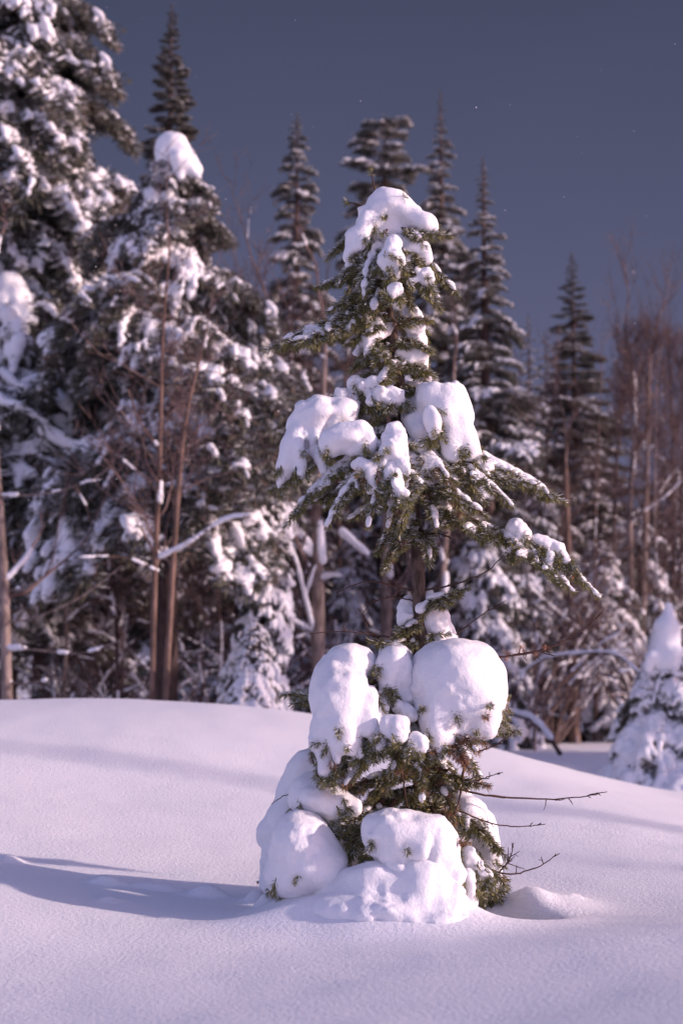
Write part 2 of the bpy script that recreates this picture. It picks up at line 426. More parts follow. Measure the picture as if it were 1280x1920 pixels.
# top whorl
B([(715, 405, 0), (668, 430, -12), (618, 480, -16)], side=26, snow=0.65, seed=1, frost=.5, srad=(7, 12))
B([(718, 430, 0), (668, 480, -40), (640, 525, -60)], side=36, snow=.95, seed=2, frost=.55, srad=(7, 12))
B([(720, 440, 0), (690, 495, -70), (682, 545, -90)], side=36, snow=.95, seed=3, frost=.55, srad=(7, 12))
B([(722, 440, 0), (735, 495, -80), (740, 550, -100)], side=36, snow=.95, seed=4, frost=.5, srad=(7, 12))
B([(722, 440, 0), (770, 490, -60), (802, 550, -80)], side=38, snow=.95, seed=5, frost=.5, srad=(7, 12))
B([(722, 430, 0), (790, 480, -20), (852, 546, -20)], side=34, snow=0.65, seed=6, frost=.45, srad=(7, 12))
B([(722, 420, 0), (772, 432, -50), (832, 441, -46)], side=34, snow=.12, seed=7, frost=.45, t0=.5)
B([(722, 420, 0), (780, 440, -60), (795, 468, -66)], side=22, snow=.1, seed=8, frost=.5, t0=.5)
B([(720, 450, 0), (660, 508, -10), (602, 536, -10)], side=32, snow=.5, seed=9, frost=.4)
B([(722, 460, 0), (690, 530, -40), (625, 578, -50)], side=40, snow=.35, seed=10, frost=.3)
B([(722, 460, 0), (680, 540, -10), (655, 590, -10)], side=40, snow=.3, seed=11, frost=.3)
B([(725, 460, 0), (755, 530, -40), (770, 572, -50)], side=38, snow=.35, seed=12, frost=.3)
B([(725, 460, 0), (790, 530, -30), (820, 572, -40)], side=38, snow=.4, seed=13, frost=.35)
B([(725, 470, 0), (710, 540, -70), (700, 585, -80)], side=38, snow=.3, seed=14, frost=.25)
B([(722, 430, 0), (690, 480, 60), (650, 550, 90)], side=40, snow=.6, seed=15)
B([(722, 430, 0), (770, 480, 60), (815, 550, 85)], side=40, snow=.6, seed=16)
# the long bough reaching to the left
B([(730, 578, 0), (680, 574, -20), (620, 600, -35), (560, 624, -45), (516, 648, -50)], side=66, gap=11, snow=.5, seed=17, frost=.35, droop=.85)
B([(726, 570, 0), (690, 560, -30), (640, 592, -50), (600, 620, -60)], side=58, snow=.3, seed=18, frost=.3, droop=.6)
B([(728, 580, 0), (670, 592, -34), (610, 618, -58), (548, 642, -66)], side=52, gap=12, snow=.5, seed=20, frost=.35, droop=.75)
B([(730, 585, 0), (690, 610, -20), (655, 640, -30)], side=36, snow=.25, seed=19, frost=.25)
# short boughs on the middle stem
for k_, (p, sn) in enumerate([([(738, 640, 0), (700, 655, -20), (662, 690, -30)], .45), ([(742, 670, 0), (705, 690, -20), (655, 730, -30)], .5), ([(746, 690, 0), (700, 715, -35), (672, 748, -45)], .6),
        ([(732, 600, 0), (768, 598, -12), (800, 600, -6)], .4), ([(738, 635, 0), (775, 640, -14), (802, 655, -10)], .5), ([(745, 680, 0), (778, 685, -14), (806, 700, -10)], .55),
        ([(748, 720, 0), (690, 755, -30), (655, 788, -40)], .5), ([(748, 725, 0), (720, 760, -50), (700, 792, -60)], .5), ([(746, 720, 0), (780, 730, -14), (800, 752, -14)], .4),
        ([(736, 620, 0), (705, 635, 30), (675, 670, 50)], .3), ([(740, 650, 0), (770, 665, 40), (800, 700, 60)], .4), ([(742, 670, 0), (725, 690, -40), (712, 720, -60)], .4)]):
    B(p, side=30, gap=12, snow=sn, seed=30 + k_, frost=.25, srad=(5, 10), dry=.06)
# the wide ring of boughs at mid height
B([(760, 790, 0), (650, 825, -30), (565, 880, -45), (520, 912, -45)], side=48, snow=0.60, seed=50, frost=.4, srad=(7, 12))
B([(762, 800, 0), (660, 855, -80), (585, 920, -105), (548, 968, -110)], side=58, snow=0.70, seed=51, frost=.5, srad=(7, 12))
B([(764, 810, 0), (690, 870, -120), (645, 925, -150), (622, 970, -155)], side=56, snow=0.70, seed=52, frost=.5, srad=(7, 12))
B([(765, 810, 0), (720, 880, -140), (704, 930, -165), (695, 968, -170)], side=56, snow=0.75, seed=53, frost=.5, srad=(7, 12))
B([(767, 820, 0), (770, 890, -150), (762, 940, -170), (752, 985, -170)], side=54, snow=0.65, seed=54, frost=.45, srad=(7, 12))
B([(767, 810, 0), (820, 870, -130), (850, 920, -150), (862, 960, -150)], side=54, snow=0.55, seed=55, frost=.35, srad=(7, 12), dry=.12)
B([(766, 800, 0), (850, 860, -70), (900, 892, -85), (945, 935, -85)], side=56, snow=0.55, seed=56, frost=.4, srad=(7, 12), dry=.1)
B([(766, 790, 0), (860, 835, -10), (950, 875, -10), (1040, 930, 0)], side=76, snow=0.57, seed=57, frost=.4, srad=(7, 12), droop=.55)
B([(766, 800, 0), (850, 850, -40), (930, 890, -50), (990, 905, -50)], side=46, snow=0.55, seed=58, frost=.4, srad=(7, 12), droop=.55)
B([(772, 900, 0), (850, 955, -30), (940, 998, -40), (1040, 1040, -40), (1106, 1104, -40)], side=60, gap=12, snow=.5, seed=59, frost=.35, droop=.4, srad=(6, 11))
B([(940, 998, -40), (1000, 1035, -55), (1062, 1098, -60)], side=48, gap=12, snow=.45, seed=60, frost=.35, r0=2.5, srad=(6, 11))
B([(770, 860, 0), (800, 920, -90), (815, 975, -110)], side=46, snow=0.55, seed=61, frost=.4, srad=(7, 12), dry=.05)
B([(770, 870, 0), (720, 930, -60), (668, 965, -80)], side=50, snow=0.60, seed=62, frost=.4, srad=(7, 12))
B([(770, 850, 0), (690, 900, -60), (600, 935, -80)], side=50, snow=0.65, seed=63, frost=.45, srad=(7, 12))
B([(770, 850, 0), (740, 920, -120), (730, 975, -135)], side=46, snow=0.60, seed=64, frost=.4, srad=(7, 12))
B([(770, 850, 0), (850, 920, -100), (900, 960, -110)], side=46, snow=0.50, seed=65, frost=.35, srad=(7, 12), dry=.08)
B([(764, 800, 0), (690, 860, 100), (620, 940, 150)], side=60, snow=.6, seed=66)
B([(766, 800, 0), (840, 860, 100), (900, 930, 140)], side=60, snow=.6, seed=67)
B([(766, 810, 0), (775, 870, 120), (770, 950, 190)], side=60, snow=.6, seed=68)
B([(776, 950, 0), (745, 1005, -40), (724, 1060, -50)], side=40, snow=.35, seed=69, frost=.35, dry=.1)
B([(776, 950, 0), (725, 1000, -20), (712, 1030, -25)], side=34, snow=.3, seed=70, frost=.3, dry=.1)
B([(778, 985, 0), (800, 1010, -40), (806, 1050, -50)], side=34, snow=.6, seed=71, frost=.4)
# small sprays on the bare stem
B([(784, 1130, 0), (820, 1120, -20), (866, 1106, -25)], side=34, snow=.3, seed=75, frost=.3)
B([(783, 1160, 0), (762, 1178, -20), (744, 1192, -24)], side=24, snow=.3, seed=76, frost=.25)
B([(783, 1195, 0), (740, 1206, -20), (700, 1204, -22)], side=22, snow=.2, seed=77, frost=.25)
# lower ring
B([(760, 1262, 20), (640, 1292, 10), (545, 1302, 0)], side=52, snow=.3, seed=80, frost=.5, t0=.5)
B([(760, 1262, 20), (640, 1300, 0), (560, 1318, -10)], side=40, snow=.3, seed=81, frost=.5, t0=.5)
B([(790, 1290, 0), (690, 1380, -90), (615, 1462, -125)], side=54, snow=0.50, seed=82, frost=.18, dry=.3, droop=.5)
B([(790, 1300, 0), (700, 1400, -120), (655, 1462, -150)], side=50, snow=0.55, seed=83, frost=.18, dry=.32, droop=.5)
B([(790, 1310, 0), (750, 1400, -140), (732, 1470, -150)], side=50, snow=0.60, seed=84, frost=.15, dry=.2, droop=.5)
B([(790, 1310, 0), (790, 1410, -140), (790, 1485, -150)], side=52, snow=0.55, seed=85, frost=.15, dry=.2, droop=.6)
B([(790, 1300, 0), (838, 1370, -130), (872, 1432, -178)], side=46, snow=0.40, seed=86, frost=.2, dry=.75, label="rust brown branch with dead needles")
B([(790, 1290, 0), (880, 1350, -75), (958, 1368, -75)], side=46, snow=0.55, seed=87, frost=.6)
B([(790, 1300, 0), (850, 1360, -120), (888, 1402, -172)], side=40, snow=0.35, seed=88, frost=.15, dry=.9, label="rust brown branch with dead needles")
B([(790, 1400, 0), (845, 1450, -80), (900, 1470, -95)], side=44, snow=0.35, seed=89, frost=.15, dry=.2)
B([(790, 1420, 0), (835, 1490, -90), (848, 1545, -100)], side=40, snow=0.35, seed=90, frost=.15, dry=.2)
B([(790, 1420, 0), (720, 1450, -60), (640, 1480, -60)], side=48, snow=0.50, seed=91, frost=.15, dry=.2)
B([(790, 1380, 0), (740, 1440, -60), (690, 1500, -70)], side=48, snow=0.45, seed=92, frost=.15, dry=.2)
B([(790, 1300, 0), (720, 1370, -130), (690, 1420, -160)], side=44, snow=0.70, seed=93, frost=.3, dry=.2)
B([(790, 1300, 0), (850, 1380, 80), (900, 1460, 110)], side=56, snow=.5, seed=94)
B([(790, 1300, 0), (710, 1380, 80), (650, 1470, 110)], side=56, snow=.5, seed=95)
# boughs at the foot
B([(790, 1480, 0), (880, 1535, -50), (940, 1598, -60)], side=40, snow=.1, seed=100, frost=.15)
B([(790, 1480, 0), (865, 1580, -100), (935, 1648, -115)], side=44, snow=.12, seed=101, frost=.15, dry=.08)
B([(790, 1480, 0), (850, 1600, -130), (862, 1690, -150)], side=26, snow=.15, seed=102, frost=.15)
B([(740, 1500, -60), (700, 1560, -120), (682, 1615, -150)], side=42, snow=.15, seed=103, frost=.15)
B([(720, 1500, -50), (650, 1545, -110), (622, 1570, -120)], side=34, snow=.35, seed=104, frost=.3)
B([(720, 1510, -60), (670, 1560, -115), (655, 1612, -130)], side=42, snow=.15, seed=105, frost=.15)
B([(790, 1500, 0), (870, 1530, -20), (905, 1580, -20)], side=36, snow=.1, seed=106, frost=.15)
B([(790, 1520, 0), (870, 1640, -60), (900, 1680, -60)], side=22, snow=.1, seed=107, frost=.15)
B([(790, 1470, 0), (700, 1500, -40), (655, 1530, -50)], side=44, snow=.3, seed=108, frost=.25)
B([(790, 1480, 0), (720, 1560, 90), (660, 1640, 130)], side=54, snow=.4, seed=109)
B([(790, 1480, 0), (850, 1560, 90), (900, 1640, 120)], side=54, snow=.4, seed=110)

# bare dead twigs
def twig(path, r=1.9, forks=6, fl=34, seed=0, dry=None):
    rs = np.random.default_rng(seed + 500); c = spline([W(*p) for p in path], 24)
    c = c + rs.normal(0, .5, c.shape) * S
    a = Acc(); tube(a, c, np.linspace(r, .7, 24) * S, 5)
    for k in range(forks):
        t = rs.integers(6, 22); ax = norm(c[t + 1] - c[t - 1]); d = norm(ax * .8 + rs.normal(0, .6, 3)); l = fl * rs.uniform(.4, 1) * S * (1.1 - t / 30)
        e = c[t] + d * l; tube(a, [c[t], c[t] + d * l * .5 + rs.normal(0, 1, 3) * S, e], [.95 * S, .75 * S, .55 * S], 4)
        if rs.random() < .6:
            d2 = norm(d + rs.normal(0, .7, 3)); tube(a, [c[t] + d * l * .5, c[t] + d * l * .5 + d2 * l * .5], [.7 * S, .5 * S], 4)
    o = link("bare_twig", a.mesh("bare_twig", [M_TWIG], True, base, False), fir)
    if dry:
        nd = Acc(); P0 = c[4:12:2]; needles(nd, P0, P0 + norm(rs.normal(0, 1, P0.shape)) * 16 * S, 1100, .014, .002, .1, 1.0, rs)
        link("dead_needles", nd.mesh("dead_needles", [M_NEEDLE], False, base), o, "stuff")
for k_, t_ in enumerate([([(830, 1470, -60), (905, 1490, -60), (1000, 1498, -50), (1080, 1495, -50), (1138, 1484, -55)], 2.4, 9, 44),
    ([(860, 1520, -60), (925, 1545, -60), (980, 1549, -55), (1022, 1545, -60)], 1.6, 3, 22),
    ([(840, 1580, -90), (935, 1636, -80), (1000, 1628, -70), (1048, 1600, -75)], 2.2, 4, 34), ([(935, 1636, -80), (955, 1610, -85), (962, 1580, -90)], 1.7, 7, 40),
    ([(786, 1108, 0), (850, 1096, -20), (910, 1072, -25), (945, 1040, -25)], 2, 4, 22), ([(784, 1110, 0), (740, 1100, -20), (690, 1090, -30), (630, 1112, -30)], 2, 7, 36),
    ([(786, 1130, 0), (740, 1120, -10), (700, 1128, -20), (680, 1150, -25)], 1.5, 4, 24),
    ([(900, 1236, -40), (980, 1226, -30), (1040, 1210, -20), (1098, 1176, -20), (1134, 1140, -25)], 2, 12, 46), ([(900, 1240, -40), (950, 1230, -40), (1000, 1222, -50), (1040, 1230, -50)], 1.6, 8, 30),
    ([(855, 1190, -10), (880, 1170, -10), (910, 1148, -15), (948, 1126, -15)], 1.4, 3, 20),
    ([(760, 1200, 0), (700, 1190, -20), (640, 1184, -30), (580, 1188, -35)], 1.7, 6, 40), ([(690, 1190, -20), (684, 1160, -30), (670, 1140, -30)], 1.2, 3, 20),
    ([(745, 1388, -130), (700, 1380, -165), (650, 1382, -185)], 1.5, 3, 20), ([(895, 1410, -80), (930, 1396, -80), (966, 1372, -90)], 1.8, 4, 30),
    ([(880, 1468, -90), (910, 1458, -95), (942, 1448, -100)], 1.4, 4, 22), ([(870, 1440, -90), (860, 1500, -100), (840, 1560, -105)], 2.6, 4, 26),
    ([(600, 1480, -40), (540, 1490, -50), (508, 1508, -55)], 1.2, 0, 10), ([(840, 1540, -120), (810, 1556, -150), (770, 1570, -180)], 1.2, 2, 20), ([(780, 1010, 0), (815, 1000, -30), (850, 1010, -40)], 1.3, 7, 30),
    ([(752, 1440, -100), (758, 1480, -110), (764, 1520, -110)], 2.4, 2, 20)]):
    twig(t_[0], t_[1], t_[2], t_[3], k_, dry=(k_ in (7, 8)))

# big snow masses carried by the fir: each lump is a thing
def rotm(deg):
    a = R(deg); c, s = math.cos(a), math.sin(a)   # turn in the picture plane (x, z), columns are the axes
    return np.array([[c, 0, -s], [0, 1, 0], [s, 0, c]])
def E(px, py, dy, rx, rz, ry, rot=0): return ('e', W(px, py, dy), (rx * S, ry * S, rz * S), rotm(-rot) if rot else None)
def N(px, py, dy, rx, rz, ry, rot=0): return ('-',) + E(px, py, dy, rx, rz, ry, rot)[1:]
def C(a, b, ra, rb): return ('c', W(*a), W(*b), ra * S, rb * S)
TIPS = []
def clump(label, prims, k=9, amp=.010, scale=.075, voxel=.0070, seed=1, fine=.0038, tips=1.0, cat="snow clump"):
    c = np.mean([p[1] for p in prims if p[0] != '-'], axis=0)
    if max(max(p[2]) if p[0] == 'e' else max(p[3], p[4]) for p in prims if p[0] != '-') < 26 * S: amp, scale, voxel, k = amp * .75, .03, .005, k * .6
    me = sdf_mesh("snow_clump", prims, voxel, k * S, [M_SNOW], amp, scale, seed, c, fine)
    o = link("snow_clump", me); o.location = [float(v) for v in c]
    n = len(me.vertices); co = np.empty(n * 3, np.float32); nn = np.empty(n * 3, np.float32)
    me.vertices.foreach_get("co", co); me.vertices.foreach_get("normal", nn); co = co.reshape(-1, 3); nn = nn.reshape(-1, 3)
    zlo, zhi = co[:, 2].min(), co[:, 2].max(); u = (co[:, 2] - zlo) / (zhi - zlo + 1e-6)
    w_ = np.where((nn[:, 2] < .05) & (nn[:, 1] < .5), 1.0, 0.02) * np.exp(-u * 4.5); area = n * voxel * voxel
    rs = np.random.default_rng(seed + 300); m_n = int(min(60, 95 * tips * area ** .5 * (area / .25) ** .2))
    if m_n > 1 and tips > 0:
        ii = rs.choice(n, m_n, replace=False, p=w_ / w_.sum()); p = co[ii] + c
        d = norm(nn[ii] * .35 + np.array([0, -.15, -.55]) + rs.normal(0, .35, (m_n, 3))); l = rs.uniform(18, 40, m_n)[:, None] * S
        TIPS.append((p - d * l * .45, p + d * l * .55))
    return tag(o, label, cat, "snow lumps lying on the young fir")

clump("pointed snow cap draped over the very top of the young fir", [E(728, 398, -6, 44, 36, 46), C((712, 378, -20), (668, 450, -42), 24, 22), C((668, 450, -42), (652, 484, -50), 20, 9),
      C((740, 384, -20), (800, 424, -44), 24, 16), C((800, 424, -44), (826, 438, -48), 13, 4), E(728, 425, 20, 62, 40, 50), C((690, 405, -44), (676, 462, -62), 12, 9), C((690, 400, -20), (660, 382, -26), 8, 4),
      E(722, 440, -6, 50, 26, 40)], seed=2, k=16, tips=.45)
clump("tongue of snow hanging below the cap at centre of the topmost whorl", [C((738, 452, -74), (734, 492, -100), 14, 24), C((734, 492, -100), (738, 518, -108), 22, 10), E(722, 488, -96, 12, 16, 16)], seed=3)
clump("small rounded snow lump under the right edge of the snow cap", [E(782, 466, -40, 28, 22, 24), C((790, 462, -50), (804, 486, -58), 16, 12), E(760, 456, -30, 22, 20, 24)], seed=4)
clump("two small snow nuggets below the topmost whorl, right of the hanging tongue", [E(798, 520, -96, 16, 18, 14), E(770, 528, -104, 9, 9, 9), C((798, 520, -96), (770, 528, -104), 5, 5)], seed=5, k=6)
clump("small snow nugget at the lower end of the topmost whorl", [E(742, 546, -118, 17, 13, 12), E(732, 540, -116, 8, 9, 9)], seed=6, k=8)
clump("tall narrow snow column behind the right side of the middle stem", [C((770, 585, 30), (786, 640, 40), 16, 20), C((786, 640, 40), (794, 720, 40), 19, 16), C((760, 610, 0), (790, 610, 10), 12, 12), C((757, 660, -4), (794, 664, 0), 13, 14),
      C((765, 690, -6), (800, 712, 4), 10, 11), E(770, 735, 20, 26, 26, 20)], seed=7)
clump("thin snow pad on the short branches left of the middle stem", [C((736, 612, -6), (690, 640, -30), 7, 12), C((690, 640, -30), (684, 668, -40), 11, 7), C((712, 668, -44), (722, 668, -48), 9, 8), C((700, 630, 20), (670, 660, 40), 11, 10)], seed=8, k=10)
clump("lumpy snow pad on the branches just above the wide left shoulder", [C((668, 722, -36), (700, 724, -46), 16, 15), C((712, 738, -60), (740, 742, -56), 14, 20), C((695, 735, -54), (692, 758, -62), 9, 7), C((640, 745, -40), (660, 752, -40), 16, 14)], seed=9)
clump("broad snow shoulder on the left end of the middle boughs", [E(600, 786, -45, 44, 40, 60, 20), C((575, 790, -60), (536, 878, -84), 34, 18), C((536, 878, -84), (521, 912, -84), 15, 7), C((570, 850, -90), (566, 890, -100), 20, 9), C((600, 810, -70), (590, 858, -92), 28, 20),
      C((560, 830, -60), (556, 876, -80), 22, 12), E(640, 775, -40, 34, 34, 50), C((600, 850, -90), (604, 884, -102), 17, 10), E(590, 800, 20, 54, 36, 60), N(574, 842, -96, 4, 24, 24, -14), N(612, 800, -104, 4, 34, 20, 24)], seed=10, tips=.35)
clump("blocky slab of snow in front of the left snow shoulder", [E(655, 824, -130, 48, 33, 30), E(628, 836, -130, 24, 22, 22), E(684, 828, -130, 22, 30, 22), E(655, 806, -122, 38, 18, 28)], seed=11, k=8, tips=.4)
clump("finger of snow drooping in front of the stem between the two big shoulders", [C((742, 808, -120), (736, 846, -150), 19, 24), C((736, 846, -150), (760, 884, -165), 22, 12), C((730, 850, -150), (722, 880, -160), 16, 9), C((704, 868, -150), (722, 892, -165), 11, 13)], seed=12)
clump("crumbling snow lump hanging below the blocky slab", [C((675, 872, -150), (694, 882, -160), 14, 15), C((694, 884, -160), (696, 914, -168), 15, 12)], seed=13, k=8)
clump("small snow lump at the foot of the drooping finger", [C((734, 880, -165), (744, 916, -178), 13, 15), E(752, 926, -180, 14, 12, 12)], seed=14, k=8)
clump("tall snow shoulder on the right of the stem at middle height", [E(838, 772, -40, 50, 56, 62), E(812, 752, -40, 40, 34, 50, 15), C((850, 790, -60), (880, 846, -78), 32, 24), C((850, 790, -70), (846, 856, -96), 28, 15),
      C((776, 790, -40), (790, 812, -60), 26, 20), C((880, 840, -78), (900, 856, -82), 18, 8), E(790, 780, 0, 40, 44, 60)], seed=15, tips=.45)
clump("leaf shaped snow flake slab leaning on the right snow shoulder", [E(808, 790, -112, 15, 32, 10, -8), E(812, 806, -114, 12, 20, 10)], seed=16, k=6)
clump("snow block perched halfway along the long low right branch", [E(968, 992, -44, 20, 18, 22), E(978, 1002, -50, 16, 18, 16), C((968, 1010, -58), (960, 1030, -62), 9, 6)], seed=17, k=8)
clump("ragged snow strip on the outer end of the low right branch", [C((1005, 1012, -44), (1045, 1030, -46), 11, 14), C((1045, 1030, -46), (1058, 1052, -54), 13, 9), C((1030, 1040, -60), (1026, 1070, -66), 9, 8), C((1070, 1060, -44), (1090, 1084, -44), 7, 5)], seed=18, k=8)
clump("snow spike leaning on the right side of the bare lower stem", [C((800, 1110, 4), (812, 1160, 10), 9, 22), C((812, 1160, 10), (828, 1200, 14), 24, 28), C((800, 1130, -20), (790, 1140, -24), 8, 9)], seed=19)
clump("small snow heap on the left side of the bare lower stem", [C((762, 1132, 16), (764, 1160, 10), 15, 20)], seed=20)
clump("huge domed snow mass on the left of the lower boughs", [E(656, 1250, -66, 46, 42, 66), E(640, 1304, -100, 57, 62, 74), E(634, 1276, -80, 46, 48, 66), C((622, 1280, -80), (606, 1390, -140), 38, 20), C((640, 1340, -140), (650, 1390, -170), 46, 24), C((606, 1390, -140), (606, 1444, -158), 18, 9),
      C((690, 1310, -130), (696, 1366, -165), 20, 14), C((612, 1420, -150), (622, 1470, -160), 10, 4), E(644, 1290, 20, 50, 50, 70), E(640, 1362, -130, 54, 44, 56), C((660, 1380, -165), (664, 1412, -176), 20, 8), C((630, 1390, -165), (632, 1424, -172), 16, 7), E(680, 1250, -70, 24, 32, 44), N(700, 1262, -126, 6, 30, 26, 20), C((674, 1340, -150), (690, 1372, -172), 24, 16)], seed=21)
clump("cracked upright snow slab between the two lower domes", [E(738, 1258, -80, 33, 48, 40), C((735, 1260, -90), (722, 1316, -110), 24, 15), C((764, 1270, -84), (762, 1310, -96), 13, 11), E(740, 1240, 0, 36, 36, 50), N(752, 1262, -122, 3, 40, 16, 18)], seed=22, k=10)
clump("largest smooth round snow dome on the right of the lower boughs", [E(858, 1274, -70, 84, 80, 88), E(858, 1232, -70, 62, 30, 60), E(880, 1312, -90, 66, 60, 70), C((832, 1300, -110), (822, 1372, -150), 46, 22), C((880, 1330, -120), (900, 1356, -130), 36, 26), C((820, 1370, -150), (822, 1404, -156), 14, 7),
      C((930, 1320, -80), (934, 1352, -90), 14, 9), E(850, 1290, 10, 76, 66, 80), E(800, 1280, -84, 32, 62, 50), E(868, 1330, -100, 66, 42, 60), C((800, 1330, -110), (806, 1380, -130), 22, 13), C((862, 1350, -130), (866, 1382, -140), 26, 12), C((905, 1340, -120), (915, 1374, -130), 26, 12), C((885, 1350, -130), (888, 1378, -138), 14, 9), E(884, 1264, -60, 32, 36, 60), E(846, 1222, -90, 34, 17, 44), E(916, 1312, -104, 26, 36, 40), C((838, 1356, -140), (842, 1392, -150), 17, 8), E(818, 1240, -60, 32, 26, 50)], seed=23, k=16, amp=.011, scale=.12)
clump("cube like snow nugget lying between the lower domes", [E(744, 1366, -182, 20, 24, 16), E(724, 1364, -180, 13, 20, 14), E(748, 1380, -184, 15, 14, 14), E(758, 1352, -180, 8, 10, 9), E(730, 1348, -180, 9, 8, 9), N(733, 1366, -202, 2, 22, 10, 6)], seed=24, k=6, amp=.004)
clump("round snow nugget lying right of the cube like one", [E(782, 1392, -184, 18, 15, 15), E(774, 1402, -182, 14, 11, 12), E(792, 1400, -182, 10, 13, 12, 30), E(780, 1382, -182, 9, 8, 10)], seed=25, k=6)
clump("broken snow crumbs in the dark gap between the lower domes", [C((700, 1372, -165), (712, 1396, -170), 15, 12), C((718, 1330, -120), (706, 1350, -140), 13, 11), C((748, 1326, -110), (770, 1342, -120), 14, 12), C((668, 1386, -160), (672, 1412, -166), 11, 6)], seed=26, k=7)
clump("tall leaning snow bank at the back left of the fir foot", [C((580, 1450, 40), (545, 1560, 40), 44, 52), C((545, 1560, 40), (540, 1650, 40), 52, 56), C((620, 1480, 20), (600, 1560, 20), 50, 50), E(640, 1600, 60, 80, 80, 60)], seed=27, k=20, tips=.3)
clump("snow ledge spreading above the front left mound at the fir foot", [E(612, 1500, -80, 62, 30, 50, 12), C((640, 1500, -90), (664, 1508, -100), 22, 13), C((618, 1540, -80), (632, 1556, -85), 12, 9), N(600, 1545, -120, 30, 10, 40, 20), E(580, 1490, -60, 36, 36, 40)], seed=28)
clump("smooth rounded snow mound at the front left of the fir foot", [E(566, 1592, -120, 58, 68, 70, -10), E(594, 1626, -130, 56, 44, 60), E(548, 1640, -110, 52, 40, 60)], seed=29, k=20, amp=.007, tips=.25)
clump("wide hump of snow in front of the fir foot", [E(750, 1568, -160, 62, 44, 60), E(800, 1586, -170, 60, 54, 56), C((720, 1560, -170), (770, 1610, -190), 34, 34), C((830, 1600, -170), (846, 1640, -180), 30, 22), E(770, 1620, -180, 50, 24, 40), N(806, 1612, -226, 3, 26, 14, 8), N(760, 1618, -226, 24, 3, 14, 10)], seed=30, k=12, tips=.35)
clump("low skirt of snow banked up against the hump at the fir foot", [C((620, 1680, -150), (700, 1660, -180), 34, 40), C((700, 1660, -180), (790, 1668, -200), 42, 40), C((790, 1650, -190), (838, 1682, -190), 40, 34), C((800, 1640, -190), (812, 1640, -190), 26, 26), E(720, 1704, -190, 140, 36, 80), E(650, 1700, -150, 90, 30, 70), E(790, 1714, -200, 90, 24, 80)], seed=31, k=18, tips=.0)
clump("draped snow on the boughs behind the right of the fir foot", [E(880, 1524, -10, 34, 30, 40), C((880, 1530, -10), (920, 1590, -16), 30, 16), C((860, 1490, 10), (850, 1520, 10), 22, 26), C((900, 1540, 30), (910, 1650, 40), 30, 30)], seed=32)
clump("small snow pad on the lowest right bough over the hollow", [C((876, 1608, -110), (904, 1636, -124), 17, 15), C((890, 1640, -120), (900, 1652, -124), 13, 9)], seed=33, k=8)
clump("slim snow tongue dropping into the hollow by the fir foot", [C((880, 1640, -150), (884, 1720, -150), 9, 10)], seed=34, k=8)

nd = Acc(); P0_ = np.concatenate([t[0] for t in TIPS]); P1_ = np.concatenate([t[1] for t in TIPS]); rs = np.random.default_rng(8)
needles(nd, P0_, P1_, 1500, .022, .0025, .4, (rs.random(len(P0_)) < .06) * .8, rs)
for a, b in zip(P0_, P1_): tube(nd, [a, b], [1.3 * S, .7 * S], 3)
link("twig_tips", nd.mesh("twig_tips", [M_NEEDLE], False, base), fir, "stuff")

# ------------------------------------------------------------------ spruces behind: shared bough meshes
def bough_meshes(kind, seed):
    rs = np.random.default_rng(seed)
    droop = {'plaster': .8, 'laden': .50, 'light': .28, 'spire': .12, 'weep': .9}[kind]
    sn = {'plaster': .85, 'laden': .72, 'light': .68, 'spire': .4, 'weep': .8}[kind]
    rad = {'laden': (.013, .029), 'light': (.016, .034), 'spire': (.012, .027), 'weep': (.028, .05), 'plaster': (.04, .07)}[kind]
    n = 14; t = np.linspace(0, 1, n)
    c = np.stack([t * (1 - .18 * droop * t), .05 * np.sin(t * 3 + rs.uniform(0, 6)), .10 * np.sin(t * np.pi) - droop * t ** 2 * .8 + (.18 * t ** 3 if kind == 'spire' else 0)], 1)
    P0, P1 = list(c[2:-1]), list(c[3:]); main = len(P0)
    for tt in np.arange(.14, 1.0, .065):
        p = np.array([np.interp(tt, t, c[:, k]) for k in range(3)])
        for sg in (-1, 1):
            l = (.48 * (1 - tt) ** .7 + .10) * rs.uniform(.7, 1.15)
            d = norm([rs.uniform(.5, .9), sg * rs.uniform(.55, .95), rs.uniform(-.1, .1) - droop * .35])
            e = p + d * l * .5; d2 = norm(d + [0, 0, -droop * .75]); f = e + d2 * l * .5
            P0 += [p, e]; P1 += [e, f]
            for s in np.arange(.25, .95, .22):
                b = p + (e - p) * min(1, s * 2) + (f - e) * max(0, s * 2 - 1)
                for s2 in (-1, 1):
                    dd = norm(d * .6 + np.array([-d[1], d[0], 0]) * s2 * .7 + [0, 0, -droop * rs.uniform(.4, 1.5) - .1])
                    P0.append(b); P1.append(b + dd * l * rs.uniform(.22, .42))
    P0 = np.array(P0); P1 = np.array(P1)
    a = Acc(); needles(a, P0, P1, 150, .07, .0105, .42 if kind in ('laden', 'light') else .3, (rs.random(len(P0)) < .12) * .7, rs)
    tube(a, c, np.linspace(.016, .004, n), 4)
    nm = a.mesh("bough", [M_NEEDLE_BG])
    pr = []
    for k in range(len(P0)):
        pp = sn * (1.0 if k < main else .8)
        cell = vnoise(P0[k][None] / .22, seed + 77)[0]
        if rs.random() < pp and cell > {'plaster': -.15, 'laden': -.12, 'weep': -.18, 'light': -.15, 'spire': .1}[kind]:
            r = rs.uniform(*rad); l = P1[k] - P0[k]; tt = norm(l); up = np.array([0, 0, 1.]); nn = norm(up - tt * (up @ tt) * .8)
            pr.append(('c', P0[k] + l * .1 + nn * r * .6, P0[k] + l * rs.uniform(.7, 1) + nn * r * .5, r * rs.uniform(.7, 1.1), r * rs.uniform(.45, .8)))
    sm = sdf_mesh("snow", pr, .016, .014, [M_FAR], .010, .07, seed)
    return nm, sm
